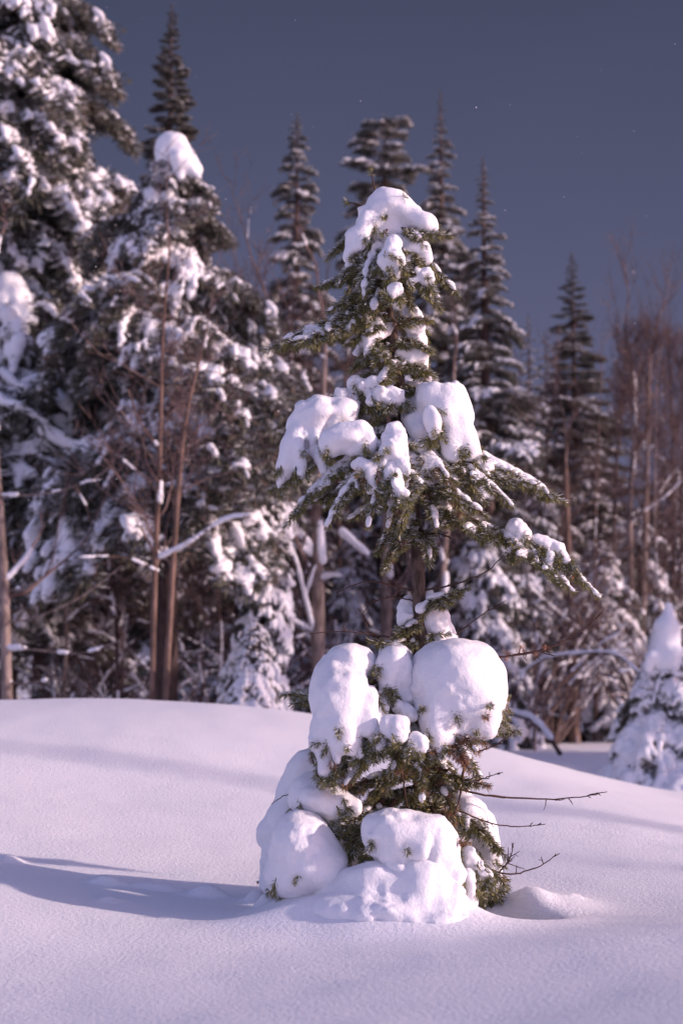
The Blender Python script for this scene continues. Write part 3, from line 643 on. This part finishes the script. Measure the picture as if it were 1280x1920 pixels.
KINDS = {k: [bough_meshes(k, s) for s in seeds] for k, seeds in dict(laden=(11, 12, 13, 14), light=(21, 22, 23, 24), spire=(31, 32, 33), weep=(41, 42, 43), plaster=(51, 52, 53)).items()}

def spruce(label, px, top, d, maxr, kind, nb, crown=0.6, prof=0.85, seed=0, group="snowy spruces at the forest edge", lean=0.0, base_z=None, tilt=.12, kmin=.12, gap=None, wob=.18, upper=None, minr=.1, shape=None, gapn=.42):
    rs = np.random.default_rng(seed + 900)
    tp_ = P(px, top, d); bx, by = tp_[0] - lean, tp_[1]
    bz = gz(bx, by) if base_z is None else base_z
    h = tp_[2] - bz
    t = thing("spruce_tree", label, "spruce tree", (bx, by, bz), group)
    a = Acc(); zz = np.linspace(-.3, h * 1.0, 14); fr = np.clip(zz / h, 0, 1)
    r0 = .018 * h + .015
    tube(a, np.stack([lean * fr, 0 * zz, zz], 1), r0 * (1 - fr) + .008, 7)
    # leader shoot
    nd = Acc(); needles(nd, [[lean, 0, h - .25 * minr * 4]], [[lean, 0, h]], 160, .05, .01, .1, 0, rs)
    link("trunk", a.mesh("trunk", [M_DARK], True, (0, 0, 0), False), t)
    link("leader", nd.mesh("leader", [M_NEEDLE_BG]), t)
    ang = rs.uniform(0, 6.28)
    z0 = crown
    for k in range(nb):
        u = (k + .5) / nb                      # 0 top .. 1 bottom
        u = u ** 1.15
        z = h - .04 * h * 0.3 - u * (h - z0)
        if upper is not None and z > upper: continue
        s = maxr * (u ** prof) * (1 + rs.normal(0, wob)) + minr
        if shape is not None: s = np.interp((h - z), shape[0], shape[1]) * (1 + rs.normal(0, wob))
        ang += 2.39996 + rs.normal(0, .25)
        if u > .12 and vnoise(np.array([[math.cos(ang) * 1.3, math.sin(ang) * 1.3, z * 1.1 + seed]]), 31)[0] > gapn: continue
        me, sm = KINDS[kind][rs.integers(len(KINDS[kind]))]
        if kind == 'laden' and rs.random() < .1: me, sm = KINDS['weep'][rs.integers(3)]
        o = link("bough", me, t)
        o.location = (lean * z / h, 0, z); o.scale = (s, s, s * rs.uniform(.85, 1.15))
        o.rotation_euler = (rs.normal(0, .12), tilt + rs.normal(0, .10) + (.10 * u if kind != 'spire' else .0) - (.55 * max(0, .25 - u) * 2 if kind != 'laden' else .2 * max(0, .2 - u)), ang)
        link("snow", sm, o)
    return t, (bx, by, bz, h)

SPR = []
def T(*a, **k): SPR.append(spruce(*a, seed=len(SPR) * 17 + 3, **k)); return SPR[-1]
T("giant snow laden spruce at the left edge, its top beyond the frame", 40, -420, 17.0, 2.3, 'laden', 230, prof=.8, crown=3.4, wob=.3, gapn=.3)
tl = T("broad snow laden spruce with a smooth snow cap on its top", 325, 268, 14.6, 1.35, 'laden', 190, prof=.72, crown=3.0, minr=.2, wob=.34, gapn=.22)
T("tall dark narrow spire spruce rising behind the snow capped spruce", 322, 8, 22.0, 1.9, 'spire', 300, prof=1.0, crown=3, tilt=.1, shape=([0,.3,.75,1.8,3,6,9],[.05,.09,.15,.34,.5,1.0,1.4]))
T("slender pointed spruce left of the young fir's top", 557, 213, 25.0, 1.5, 'light', 200, crown=1.5, shape=([0,.3,.8,1.75,3.2,6,9],[.06,.13,.27,.42,.58,1.0,1.3]))
T("blunt topped spruce standing straight behind the young fir's snow cap", 720, 216, 26.0, 1.5, 'light', 130, crown=1.5, tilt=-.05, shape=([0,.1,.3,1.2,2,3,5,9],[.42,.5,.38,.72,.7,.75,1.1,1.5]))
T("tallest thin tipped spruce just right of the young fir's snow cap", 825, 172, 27.0, 1.9, 'light', 180, crown=1.5, shape=([0,.3,.7,1.1,2,2.8,5,9],[.04,.07,.13,.22,.4,.6,1.0,1.5]))
T("snowy spruce with stepped layers, right of the young fir's upper half", 905, 296, 20.0, 1.35, 'light', 190, crown=1.0, shape=([0,.3,.8,1,1.5,2,3,4,7],[.05,.09,.15,.27,.33,.42,.52,.65,1.0]))
T("lone dark pointed spruce by the bare trees on the right", 1071, 474, 34.0, 2.2, 'spire', 190, crown=1.5, shape=([0,.5,1.6,2.6,3.6,6,9],[.07,.15,.4,.62,.85,1.2,1.6]))
T("small faint spruce left of the lone pointed one on the right", 1022, 620, 38.0, 1.4, 'light', 80, prof=.8, crown=1.5)
T("thin faint spruce farthest back between two pointed spruces on the right", 990, 588, 41.0, 1.2, 'light', 80, prof=.9, crown=1.5)
# filling the wood lower down
T("dim snow laden spruce under the giant one at the left edge", 95, 455, 19.5, 1.7, 'light', 130, prof=.7, crown=2.2)
T("dim spruce with hanging snowy boughs behind the two brown stems", 230, 620, 18.5, 1.5, 'light', 120, prof=.7, crown=2.2)
T("dim spruce behind the snow loaded birch limbs left of the young fir", 455, 640, 21.0, 1.4, 'light', 120, prof=.7, crown=1.8)
T("dim spruce in the gap left of the young fir's stem", 600, 690, 24.0, 1.4, 'light', 90, prof=.7, crown=.3)
T("dim spruce hidden behind the young fir's middle boughs", 740, 600, 25.0, 1.5, 'light', 90, prof=.7, crown=.3)
T("dim spruce showing right of the young fir's bare stem", 860, 650, 23.0, 1.5, 'laden', 100, prof=.7, crown=.3)
T("dim spruce behind the end of the long low right branch", 985, 720, 25.0, 1.5, 'light', 100, prof=.7, crown=.3)
T("dim spruce among bare trees left of the small cone shaped one", 1110, 800, 27.0, 1.5, 'light', 90, prof=.7, crown=.3)
T("dim spruce at the right edge behind the small cone shaped one", 1255, 850, 25.0, 1.5, 'laden', 90, prof=.7, crown=.3)
T("low snowy spruce at the left edge behind the birch", 15, 800, 16.5, 1.1, 'laden', 70, prof=.7, crown=1.6)
for lb, px, tp2, d, r_ in [("waist high frosted young spruce right of the young fir's lower stem", 905, 985, 19.0, 1.0), ("frosted young spruce between the fallen branch and the reddish trunk", 1010, 930, 22.5, 1.2), ("frosted young spruce just right of the reddish trunk's foot", 1120, 1010, 21.5, 1.2),
        ("frosted young spruce behind the small cone shaped one", 1195, 960, 23.0, 1.2), ("frosted young spruce seen between the birch and the young fir's stem", 665, 990, 20.5, 1.0), ("frosted young spruce at the foot of the dark wood, left of the brown stems", 170, 1000, 18.0, .9)]:
    T(lb, px, tp2, d, r_, 'weep', 75, prof=.7, crown=.25, wob=.3)
# young snow-plastered ones
T("small spruce plastered white at the crest of the snow bank, left of the young fir", 478, 1165, 12.0, .42, 'plaster', 60, prof=.75, crown=.05, minr=.08)
T("slim leaning sapling plastered with snow above the small white spruce", 500, 850, 14.0, .36, 'plaster', 80, prof=.5, crown=.6, minr=.1, lean=.1)
tr = T("small cone shaped spruce under a tall pointed snow hat at the right edge", 1250, 1170, 13.3, .85, 'plaster', 90, prof=.85, crown=.05, minr=.12)

def far_blob(label, prims, parent):
    V, Q = sdf_mesh(None, prims, .02, .05, None, .012, .12, 5)
    me = make_mesh("snow_hat", V - np.array(parent.location), Q, [M_SNOW], None, True)
    return link("snow_hat", me, parent)
def pe(px, py, d, rx, ry, rz): c = P(px, py, d); s = d / F; return ('e', c, (rx * s, ry * s, rz * s), None)
def pc(a, b, d, ra, rb): s = d / F; return ('c', P(*a, d), P(*b, d), ra * s, rb * s)
far_blob("", [pe(318, 282, 14.5, 30, 30, 36), pe(334, 296, 14.45, 30, 30, 30), pc((330, 270), (366, 318), 14.4, 22, 14), pc((310, 290), (292, 322), 14.4, 20, 9), pc((335, 300), (340, 338), 14.3, 20, 8), pc((350, 310), (372, 330), 14.3, 14, 7)], tl[0])
far_blob("", [pc((1252, 1138), (1248, 1180), 13.2, 9, 22), pc((1248, 1180), (1244, 1232), 13.2, 22, 34), pc((1222, 1230), (1214, 1256), 13.1, 12, 8), pc((1262, 1230), (1268, 1262), 13.1, 18, 8)], tr[0])

# ------------------------------------------------------------------ bare trees
def bare_tree(label, stems, d, bark, r, limbs=14, twigs=5, up=.9, l0=.22, fine=1, snow=.5, seed=0, extra=(), name="birch_tree", cat="bare tree", group="bare trees at the forest edge", t0=.25, cast_r=1.0):
    """stems: photo-pixel polylines from the foot up; extra: limbs given by hand"""
    rs = np.random.default_rng(seed + 4000); s = d / F
    f = P(*stems[0][0], d); foot = np.array([f[0], f[1], gz(f[0], f[1])])
    t = thing(name, label, cat, foot, group)
    sn = []
    def add_snow(c, rr, prob):
        run = vnoise(np.arange(len(c))[:, None] * np.array([[.45, 0, 0]]) + rs.uniform(0, 99, (1, 3)), 3) > (1 - 2 * prob)
        for k in range(len(c) - 1):
            if run[k]:
                tt = norm(c[k + 1] - c[k]); horiz = math.sqrt(max(0, 1 - tt[2] ** 2))
                o = np.array([.0, 0, 1.0]) * horiz + np.array(sd) * np.array([.9, .6, 0]) * (1 - horiz)
                q = rr[k] * .85 + .006 + .02 * horiz * min(1, rr[k] * 40)
                sn.append(('c', c[k] + o * rr[k] * .9, c[k + 1] + o * rr[k + 1] * .9, q, q * .9))
    tw = Acc()
    def grow(p, dirn, length, rad, lvl):
        n = 6 if lvl == 0 else 5; pts = [p]; dd = dirn.copy()
        for k in range(n - 1):
            dd = norm(dd + rs.normal(0, .16, 3) + np.array([0, 0, .09 * up])); pts.append(pts[-1] + dd * length / (n - 1))
        pts = np.array(pts); tube(tw, pts, np.linspace(rad, rad * .35, n), 4 if lvl < 1 else 3)
        if lvl == 0 and snow: add_snow(pts, np.linspace(rad, rad * .35, n), snow * .8)
        if lvl == 1 and snow > .18 and rs.random() < .5: add_snow(pts, np.linspace(rad, rad * .35, n), snow * .9)
        if lvl < 1 + fine:
            for k in range(twigs):
                i = rs.integers(1, n); d2 = norm(dd * .6 + rs.normal(0, .6, 3) + np.array([0, 0, .45 * up])); grow(pts[i], d2, length * rs.uniform(.4, .7), max(.0035, rad * .5), lvl + 1)
    for si, st in enumerate(stems):
        pts = [P(x, y, d) for x, y in st]
        if si == 0 or abs(st[0][1] - stems[0][0][1]) < 30:
            pts[0][2] = gz(pts[0][0], pts[0][1]) - .1
        c = spline(pts, 26); rr = np.linspace(r, r * .3, 26)
        a = Acc(); tube(a, c, rr, 8); link("trunk" if si == 0 else "stem", a.mesh("trunk", [bark], True, foot, False), t)
        add_snow(c, rr, snow * .7)
        H = np.linalg.norm(c[-1] - c[0])
        for k in range(limbs):
            u = t0 + (1 - t0) * rs.random() ** .8; i = min(24, int(u * 25)); az = rs.uniform(0, 6.28)
            dr = norm([math.cos(az), math.sin(az), rs.uniform(.3, 1.2) * up]); grow(c[i], dr, H * l0 * rs.uniform(.6, 1.2) * (1.25 - u), rr[i] * .45, 0)
        grow(c[-1], norm(c[-1] - c[-3]), H * l0 * .8, rr[-1], 0)
    for ex in extra:
        pts = [P(x, y, d - .1 * i) for i, (x, y) in enumerate(ex[0])]; c = spline(pts, 20); rr = np.linspace(ex[1], ex[1] * .4, 20) * s * .6
        a = Acc(); tube(a, c, rr, 6); link("limb", a.mesh("limb", [bark], True, foot, False), t)
        add_snow(c, rr, ex[2])
        for k in range(ex[3]):
            i = rs.integers(4, 19); grow(c[i], norm(norm(c[min(19, i + 1)] - c[i - 1]) + rs.normal(0, .5, 3)), rs.uniform(.15, .4), rr[i] * .5, 1)
    if tw.V: link("twigs", tw.mesh("twigs", [M_TWIGBG], False, foot, False), t, "stuff")
    if sn:
        V, Q = sdf_mesh(None, sn, max(.015, .0013 * d), .015, None, .006, .08, seed)
        link("snow", make_mesh("snow", V - foot, Q, [M_FAR], None, True), t, "stuff")
    return t
BT = bare_tree
BT("birch with snow stuck to its sunny side at the left edge of the frame", [[(22, 1330), (10, 1150), (2, 980), (-12, 780), (-20, 560)]], 12.5, M_BIRCH, .055, limbs=3, twigs=3, snow=.4, seed=1,
   extra=[([(10, 1165), (60, 1160), (150, 1120), (230, 1060)], 4, .2, 2), ([(10, 1215), (60, 1218), (150, 1225), (230, 1200)], 5, .3, 2), ([(5, 930), (90, 925), (170, 900), (215, 870)], 4, .4, 2), ([(12, 1110), (70, 1090), (110, 1050)], 3, .3, 1), ([(15, 1280), (60, 1280), (120, 1270)], 4, .4, 2)])
BT("pair of thin brown stems rising from one foot before the dark wood", [[(284, 1330), (290, 1100), (300, 850), (305, 640), (318, 470)], [(302, 1330), (322, 1100), (338, 880), (352, 770), (378, 660)]], 12.3, M_BROWN, .031, limbs=18, twigs=5, snow=.08, seed=2,
   extra=[([(296, 1050), (270, 1000), (255, 975)], 5, .15, 1), ([(298, 840), (262, 790), (240, 730)], 5, .2, 3), ([(300, 1045), (350, 1020), (420, 975), (470, 965)], 5, .6, 3), ([(296, 1070), (230, 1045), (150, 1045)], 3, .6, 2)])
BT("thick pale birch with snow laden limbs behind the left of the young fir", [[(598, 1330), (596, 1180), (594, 1050), (592, 960), (602, 800), (610, 640)]], 14.6, M_BIRCH, .082, limbs=10, twigs=4, snow=.4, seed=3,
   extra=[([(584, 1030), (545, 985), (500, 945), (465, 880), (440, 830), (410, 770)], 9, .95, 3), ([(584, 1040), (520, 1005), (470, 970), (400, 990), (330, 1040)], 7, .9, 3), ([(600, 1085), (620, 1080), (640, 1080)], 6, .9, 0),
          ([(588, 1190), (570, 1120), (556, 1060), (535, 1000)], 8, .9, 2), ([(570, 1120), (590, 1060)], 5, .9, 0), ([(580, 1180), (530, 1150), (500, 1110)], 4, .7, 1), ([(560, 940), (500, 840), (470, 780)], 8, .9, 2), ([(640, 1000), (665, 1020), (690, 1040)], 8, .9, 0)])
BT("pale trunk just left of the young fir's bare stem", [[(722, 1330), (724, 1150), (722, 1000), (730, 800)]], 18.0, M_BIRCH, .085, limbs=9, twigs=4, snow=.3, seed=4)
BT("pale crooked trunk just right of the young fir's bare stem", [[(815, 1360), (825, 1150), (835, 1000), (852, 850), (850, 700)]], 18.5, M_BIRCH, .07, limbs=10, twigs=4, snow=.3, seed=5)
BT("reddish trunk standing on open snow left of the small cone shaped spruce", [[(1076, 1392), (1072, 1250), (1066, 1080), (1060, 880)]], 20.0, M_BROWN, .09, limbs=12, twigs=4, snow=.3, seed=6)
BT("tall bare tree with two pale stems at the right", [[(1195, 1385), (1205, 1150), (1212, 900), (1216, 700), (1225, 640)], [(1200, 1370), (1180, 1000), (1190, 760), (1172, 620)]], 22.0, M_BIRCH, .05, limbs=30, twigs=7, up=1.3, snow=.2, seed=7, t0=.3, l0=.2)
BT("tall feathery bare tree filling the right edge of the frame", [[(1262, 1385), (1262, 1000), (1258, 760), (1252, 650)], [(1268, 1380), (1278, 900), (1290, 680)]], 23.5, M_DARK, .036, limbs=34, twigs=7, up=1.4, snow=.1, seed=8, t0=.3, l0=.2)
BT("feathery bare tree between the lone pointed spruce and the right edge", [[(1150, 1385), (1150, 1000), (1160, 800), (1168, 700)]], 26.0, M_DARK, .036, limbs=32, twigs=7, up=1.3, snow=.15, seed=9, t0=.3, l0=.2)
BT("dark bare tree under the lone pointed spruce", [[(1030, 1385), (1035, 1100), (1020, 900), (1040, 720)]], 24.0, M_DARK, .05, limbs=24, twigs=5, up=1.1, snow=.25, seed=10, t0=.2, l0=.22)
BT("dark bare tree behind the end of the long low right branch", [[(950, 1385), (945, 1150), (960, 950), (975, 780)]], 22.0, M_DARK, .05, limbs=22, twigs=5, up=1.0, snow=.3, seed=11, t0=.15, l0=.22)
BT("orange brown sapling with a snowy stub above the left snow shoulder", [[(520, 1330), (528, 1000), (536, 800), (532, 700), (500, 560), (470, 480)]], 15.0, M_BROWN, .03, limbs=14, twigs=4, up=1.0, snow=.2, seed=12, extra=[([(534, 752), (570, 750), (612, 742)], 7, .95, 0)])
BT("thin purple brown sapling under the slender pointed spruce", [[(490, 1330), (485, 900), (470, 700), (455, 520)]], 24.0, M_DARK, .04, limbs=24, twigs=5, up=1.2, snow=.1, seed=13, l0=.2)
BT("thin sapling in front of the slender pointed spruce's skirt", [[(640, 1330), (635, 900), (645, 720), (660, 600)]], 22.0, M_DARK, .04, limbs=22, twigs=5, up=1.1, snow=.2, seed=14, l0=.2)
for k_, (lb, x0, x1, ty, d) in enumerate([("thin frosted bare sapling right of the young fir's bare stem", 880, 890, 900, 19.5), ("thin frosted bare sapling below the end of the long low right branch", 1000, 985, 860, 18.0), ("forked bare sapling just left of the reddish trunk", 1050, 1060, 820, 21.0),
        ("slender bare sapling just right of the reddish trunk", 1110, 1125, 740, 20.5), ("slender bare sapling behind the tip of the small cone shaped spruce", 1240, 1230, 720, 19.5), ("thin bare sapling just left of the thick pale birch", 560, 552, 760, 19.0),
        ("thin bare sapling between the birch and the young fir's bare stem", 680, 690, 860, 20.0), ("thin dark sapling right of the left edge birch", 110, 130, 760, 15.5), ("thin dark sapling left of the pair of brown stems", 215, 205, 700, 15.0), ("thin bare sapling right of the pair of brown stems", 400, 415, 700, 16.0)]):
    BT(lb, [[(x0, 1340), ((x0 * 2 + x1) / 3 + 8, 1200), ((x0 + x1 * 2) / 3 - 6, 1050), (x1, ty)]], d, [M_BROWN, M_BIRCH, M_DARK][k_ % 3], .022, limbs=18, twigs=5, up=.7, snow=.4, seed=40 + k_, t0=.12, l0=.26)
def shrub(label, px, d, n, h, seed, snow=.6):
    rs = np.random.default_rng(seed)
    f = P(px, 1300, d); foot = np.array([f[0], f[1], gz(f[0], f[1])])
    t = thing("bare_shrub", label, "shrub", foot, "bare shrubs under the trees"); tw = Acc(); sn = []
    for k in range(n):
        az = rs.uniform(0, 6.28); L = h * rs.uniform(.6, 1.3); ln = rs.uniform(.3, .9); q = np.linspace(0, 1, 9)
        c = np.stack([math.cos(az) * ln * L * q, math.sin(az) * ln * L * q, L * (q - .62 * ln * q ** 2.2)], 1) + np.cumsum(rs.normal(0, .025 * L, (9, 3)), 0) * .6
        c[0] = (0, 0, -.1); rr = np.linspace(.018, .005, 9); tube(tw, c, rr, 4)
        for m in range(7):
            i = rs.integers(2, 8); e = c[i] + norm(rs.normal(0, 1, 3) + [0, 0, .2]) * L * rs.uniform(.12, .35); tube(tw, [c[i], (c[i] + e) / 2 + rs.normal(0, .02, 3), e], [.007, .006, .004], 3)
            if rs.random() < .35 * snow: sn.append(('c', c[i] + [0, 0, .008], e + [0, 0, .006], .011, .008))
        for i in range(8):
            if rs.random() < snow * .8 and i > 1: sn.append(('c', c[i] + [0, 0, .012], c[i + 1] + [0, 0, .012], rs.uniform(.012, .024), rs.uniform(.011, .021)))
    link("twigs", tw.mesh("twigs", [M_TWIGBG], False, (0, 0, 0), False), t, "stuff")
    V, Q = sdf_mesh(None, sn, .018, .015, None, .006, .08, seed); link("snow", make_mesh("snow", V, Q, [M_FAR], None, True), t, "stuff")
for k_, (lb, px, d, n, h) in enumerate([("low snowy shrub near the foot of the left edge birch", 110, 15.5, 16, 1.5), ("tangled shrub left of the pair of thin brown stems", 220, 16.5, 18, 2.0), ("tangled shrub right of the pair of thin brown stems", 395, 16.5, 18, 2.0),
        ("shrub behind the thick pale birch foot", 650, 19, 18, 2.4), ("shrub behind the young fir's bare stem", 790, 20, 20, 2.6), ("arching snowy shrub right of the largest snow dome", 965, 18.5, 20, 2.4), ("arching snowy shrub left of the reddish trunk", 1035, 19.5, 18, 2.0),
        ("arching snowy shrub right of the reddish trunk", 1130, 21, 20, 2.6), ("tall tangled shrub behind the small cone shaped spruce", 1225, 20, 20, 2.8), ("tall tangled shrub behind the long low right branch", 890, 22, 24, 3.6)]):
    shrub(lb, px, d, n, h, 60 + k_)
def solo(name, label, cat, pts, d0, d1, r, seed):
    n = len(pts); c = spline([P(x, y, d0 + (d1 - d0) * i / (n - 1)) for i, (x, y) in enumerate(pts)], 18); foot = c[-1]
    a = Acc(); rr = np.linspace(r, r * .8, 18); tube(a, c, rr, 8); t = thing(name, label, cat, foot)
    link("wood", a.mesh("wood", [M_DARK], True, foot, False), t)
    V, Q = sdf_mesh(None, [('c', c[k] + [0, 0, r * .9], c[k + 1] + [0, 0, r * .9], r * 1.05, r * 1.05) for k in range(0, 12)], .014, .02, None, .008, .09, seed)
    link("snow", make_mesh("snow", V - foot, Q, [M_FAR], None, True), t, 'stuff')
solo("fallen_branch", "broken branch leaning in the snow right of the largest snow dome", "branch", [(962, 1338), (1000, 1352), (1030, 1385), (1050, 1414)], 15.5, 15.0, .03, 1)
solo("fallen_branch", "long arched branch bent under snow left of the small cone shaped spruce", "branch", [(1196, 1262), (1150, 1226), (1080, 1226), (1020, 1236), (975, 1270), (955, 1350), (950, 1400)], 17.0, 17.0, .018, 2)

# the wood goes on at the right of the frame; these trees throw the shade bands on the snow
def beside(x, y, t): return x + math.sin(SUN_AZ) * t, y + math.cos(SUN_AZ) * t
OFF = [(-3.2, 14.5, 13.5, 5.5, 1.1, 50), (-3.2, 16.6, 15.5, 9.5, 1.4, 60), (-4, 18.5, 14.5, 9.0, 1.5, 60), (-3, 15.4, 21, 12, 1.5, 60), (-2, 18.0, 20, 12, 1.6, 60)]
for k_, (x, y, tt, h, r_, n_) in enumerate([(1.5, 5.2, 15, 3.9, .42, 40), (2.6, 11.2, 16, 7.5, .9, 60), (-1.2, 6.7, 19, 8.5, .12, 14)] + OFF):
    bx, by = beside(x, y, tt); rs = np.random.default_rng(k_); z0 = gz(bx, by)
    t = thing("spruce_tree", ["young spruce beyond the right of the frame", "wide spruce beyond the right of the frame", "nearly bare slim spruce beyond the right of the frame"][k_] if k_ < 3 else "tall spruce of the forest edge beyond the right of the frame", "spruce tree", (bx, by, z0), "spruces beside the clearing")
    a = Acc(); tube(a, [(0, 0, -.2), (0, 0, h * .5), (0, 0, h)], [.10, .06, .01], 7); link("trunk", a.mesh("trunk", [M_DARK], True, (0, 0, 0), False), t)
    for b in range(n_):
        u = (b + .5) / n_; me, sm = KINDS['light'][b % 4]; o = link("bough", me, t); o.location = (0, 0, h * (1 - u * .9)); s_ = .12 + r_ * u ** .8; o.scale = (s_, s_, s_); o.rotation_euler = (0, .15, b * 2.4); link("snow", sm, o)

# ------------------------------------------------------------------ far wood closing the view (one mass)
def far_wood():
    rs = np.random.default_rng(77); Va, Qa, Ta, Ma = [], [], [], []; nv = 0
    protos = []
    for sdn in (1, 2, 3):
        r2 = np.random.default_rng(sdn); a = Acc(); n = 10; P0 = []; P1 = []
        for tt in np.linspace(.1, 1, 9):
            for sg in (-1, 1):
                p = np.array([tt, 0, -.4 * tt * tt]); P0.append(p); P1.append(p + np.array([.25, sg * .4 * (1.1 - tt), -.22 - .1 * r2.random()]))
        needles(a, P0, P1, 22, .17, .04, .3, 0.0, r2)
        nV, nQ, nT = np.concatenate(a.V), np.concatenate(a.Q), np.concatenate(a.T)
        pr = [('c', np.array([x, r2.normal(0, .08), -.4 * x * x + .05]), np.array([x + .2, r2.normal(0, .15), -.4 * (x + .2) ** 2 + .03]), .07, .05) for x in (.2, .4, .6, .8)]
        sV, sQ = sdf_mesh(None, pr, .085, .03, None, .01, .1, sdn)
        protos.append((nV, nQ, nT, sV, sQ))
    for k in range(38):
        d = rs.uniform(30, 46); x = (-1 + 2 * (k + rs.random()) / 38) * .62 * d
        pxx = 640 + x / d * F
        topy = np.interp(pxx, [-400, 300, 600, 900, 1000, 1300, 1700], [350, 420, 640, 700, 740, 740, 700]) + rs.normal(0, 50)
        zt = P(pxx, topy, d)[2]; bz = gz(x, d); h = max(3, zt - bz); mr = rs.uniform(1.5, 2.1); ang = 0
        for b in range(26):
            u = ((b + .5) / 26); z = bz + h * (1 - u) ; s = .12 + mr * u ** .8 * rs.uniform(.8, 1.2); ang += 2.4; ca, sa = math.cos(ang), math.sin(ang)
            nV, nQ, nT, sV, sQ = protos[rs.integers(3)]; M = np.array([[ca, -sa, 0], [sa, ca, 0], [0, 0, 1]]).T * s
            Va += [nV @ M + [x, d, z], sV @ M + [x, d, z]]; Qa += [nQ + nv, sQ + nv + len(nV)]; nv += len(nV) + len(sV)
            Ta += [nT, np.zeros((len(sV), 3))]; Ma += [np.zeros(len(nQ), int), np.ones(len(sQ), int)]
    me = make_mesh("far_wood", np.concatenate(Va), np.concatenate(Qa), [M_NEEDLE_BG, M_FAR], np.concatenate(Ta), False, np.concatenate(Ma))
    o = link("far_wood", me, None, "stuff"); o["label"] = "far rows of snowy spruces closing the view behind the forest edge"; o["category"] = "wood"
far_wood()

# ------------------------------------------------------------------ drifting snowflakes
rs = np.random.default_rng(5); Vs, Qs = [], []; n_ = 0
oct_ = np.array([[1, 0, 0], [0, 1, 0], [-1, 0, 0], [0, -1, 0], [0, 0, 1], [0, 0, -1]], float); of = np.array([[0, 1, 4], [1, 2, 4], [2, 3, 4], [3, 0, 4], [1, 0, 5], [2, 1, 5], [3, 2, 5], [0, 3, 5]])
for k in range(110):
    d = rs.uniform(3.6, 9); p = P(rs.uniform(-100, 1380), rs.uniform(-50, 1250), d)
    Vs.append(oct_ * (rs.uniform(.4, 1.0) * .0022) + p); Qs.append(of + n_); n_ += 6
fl = link("falling_snow", make_mesh("falling_snow", np.concatenate(Vs), np.concatenate(Qs), [M_FAR]), None, "stuff")
fl["label"] = "tiny snowflakes drifting through the air"; fl["category"] = "snowfall"
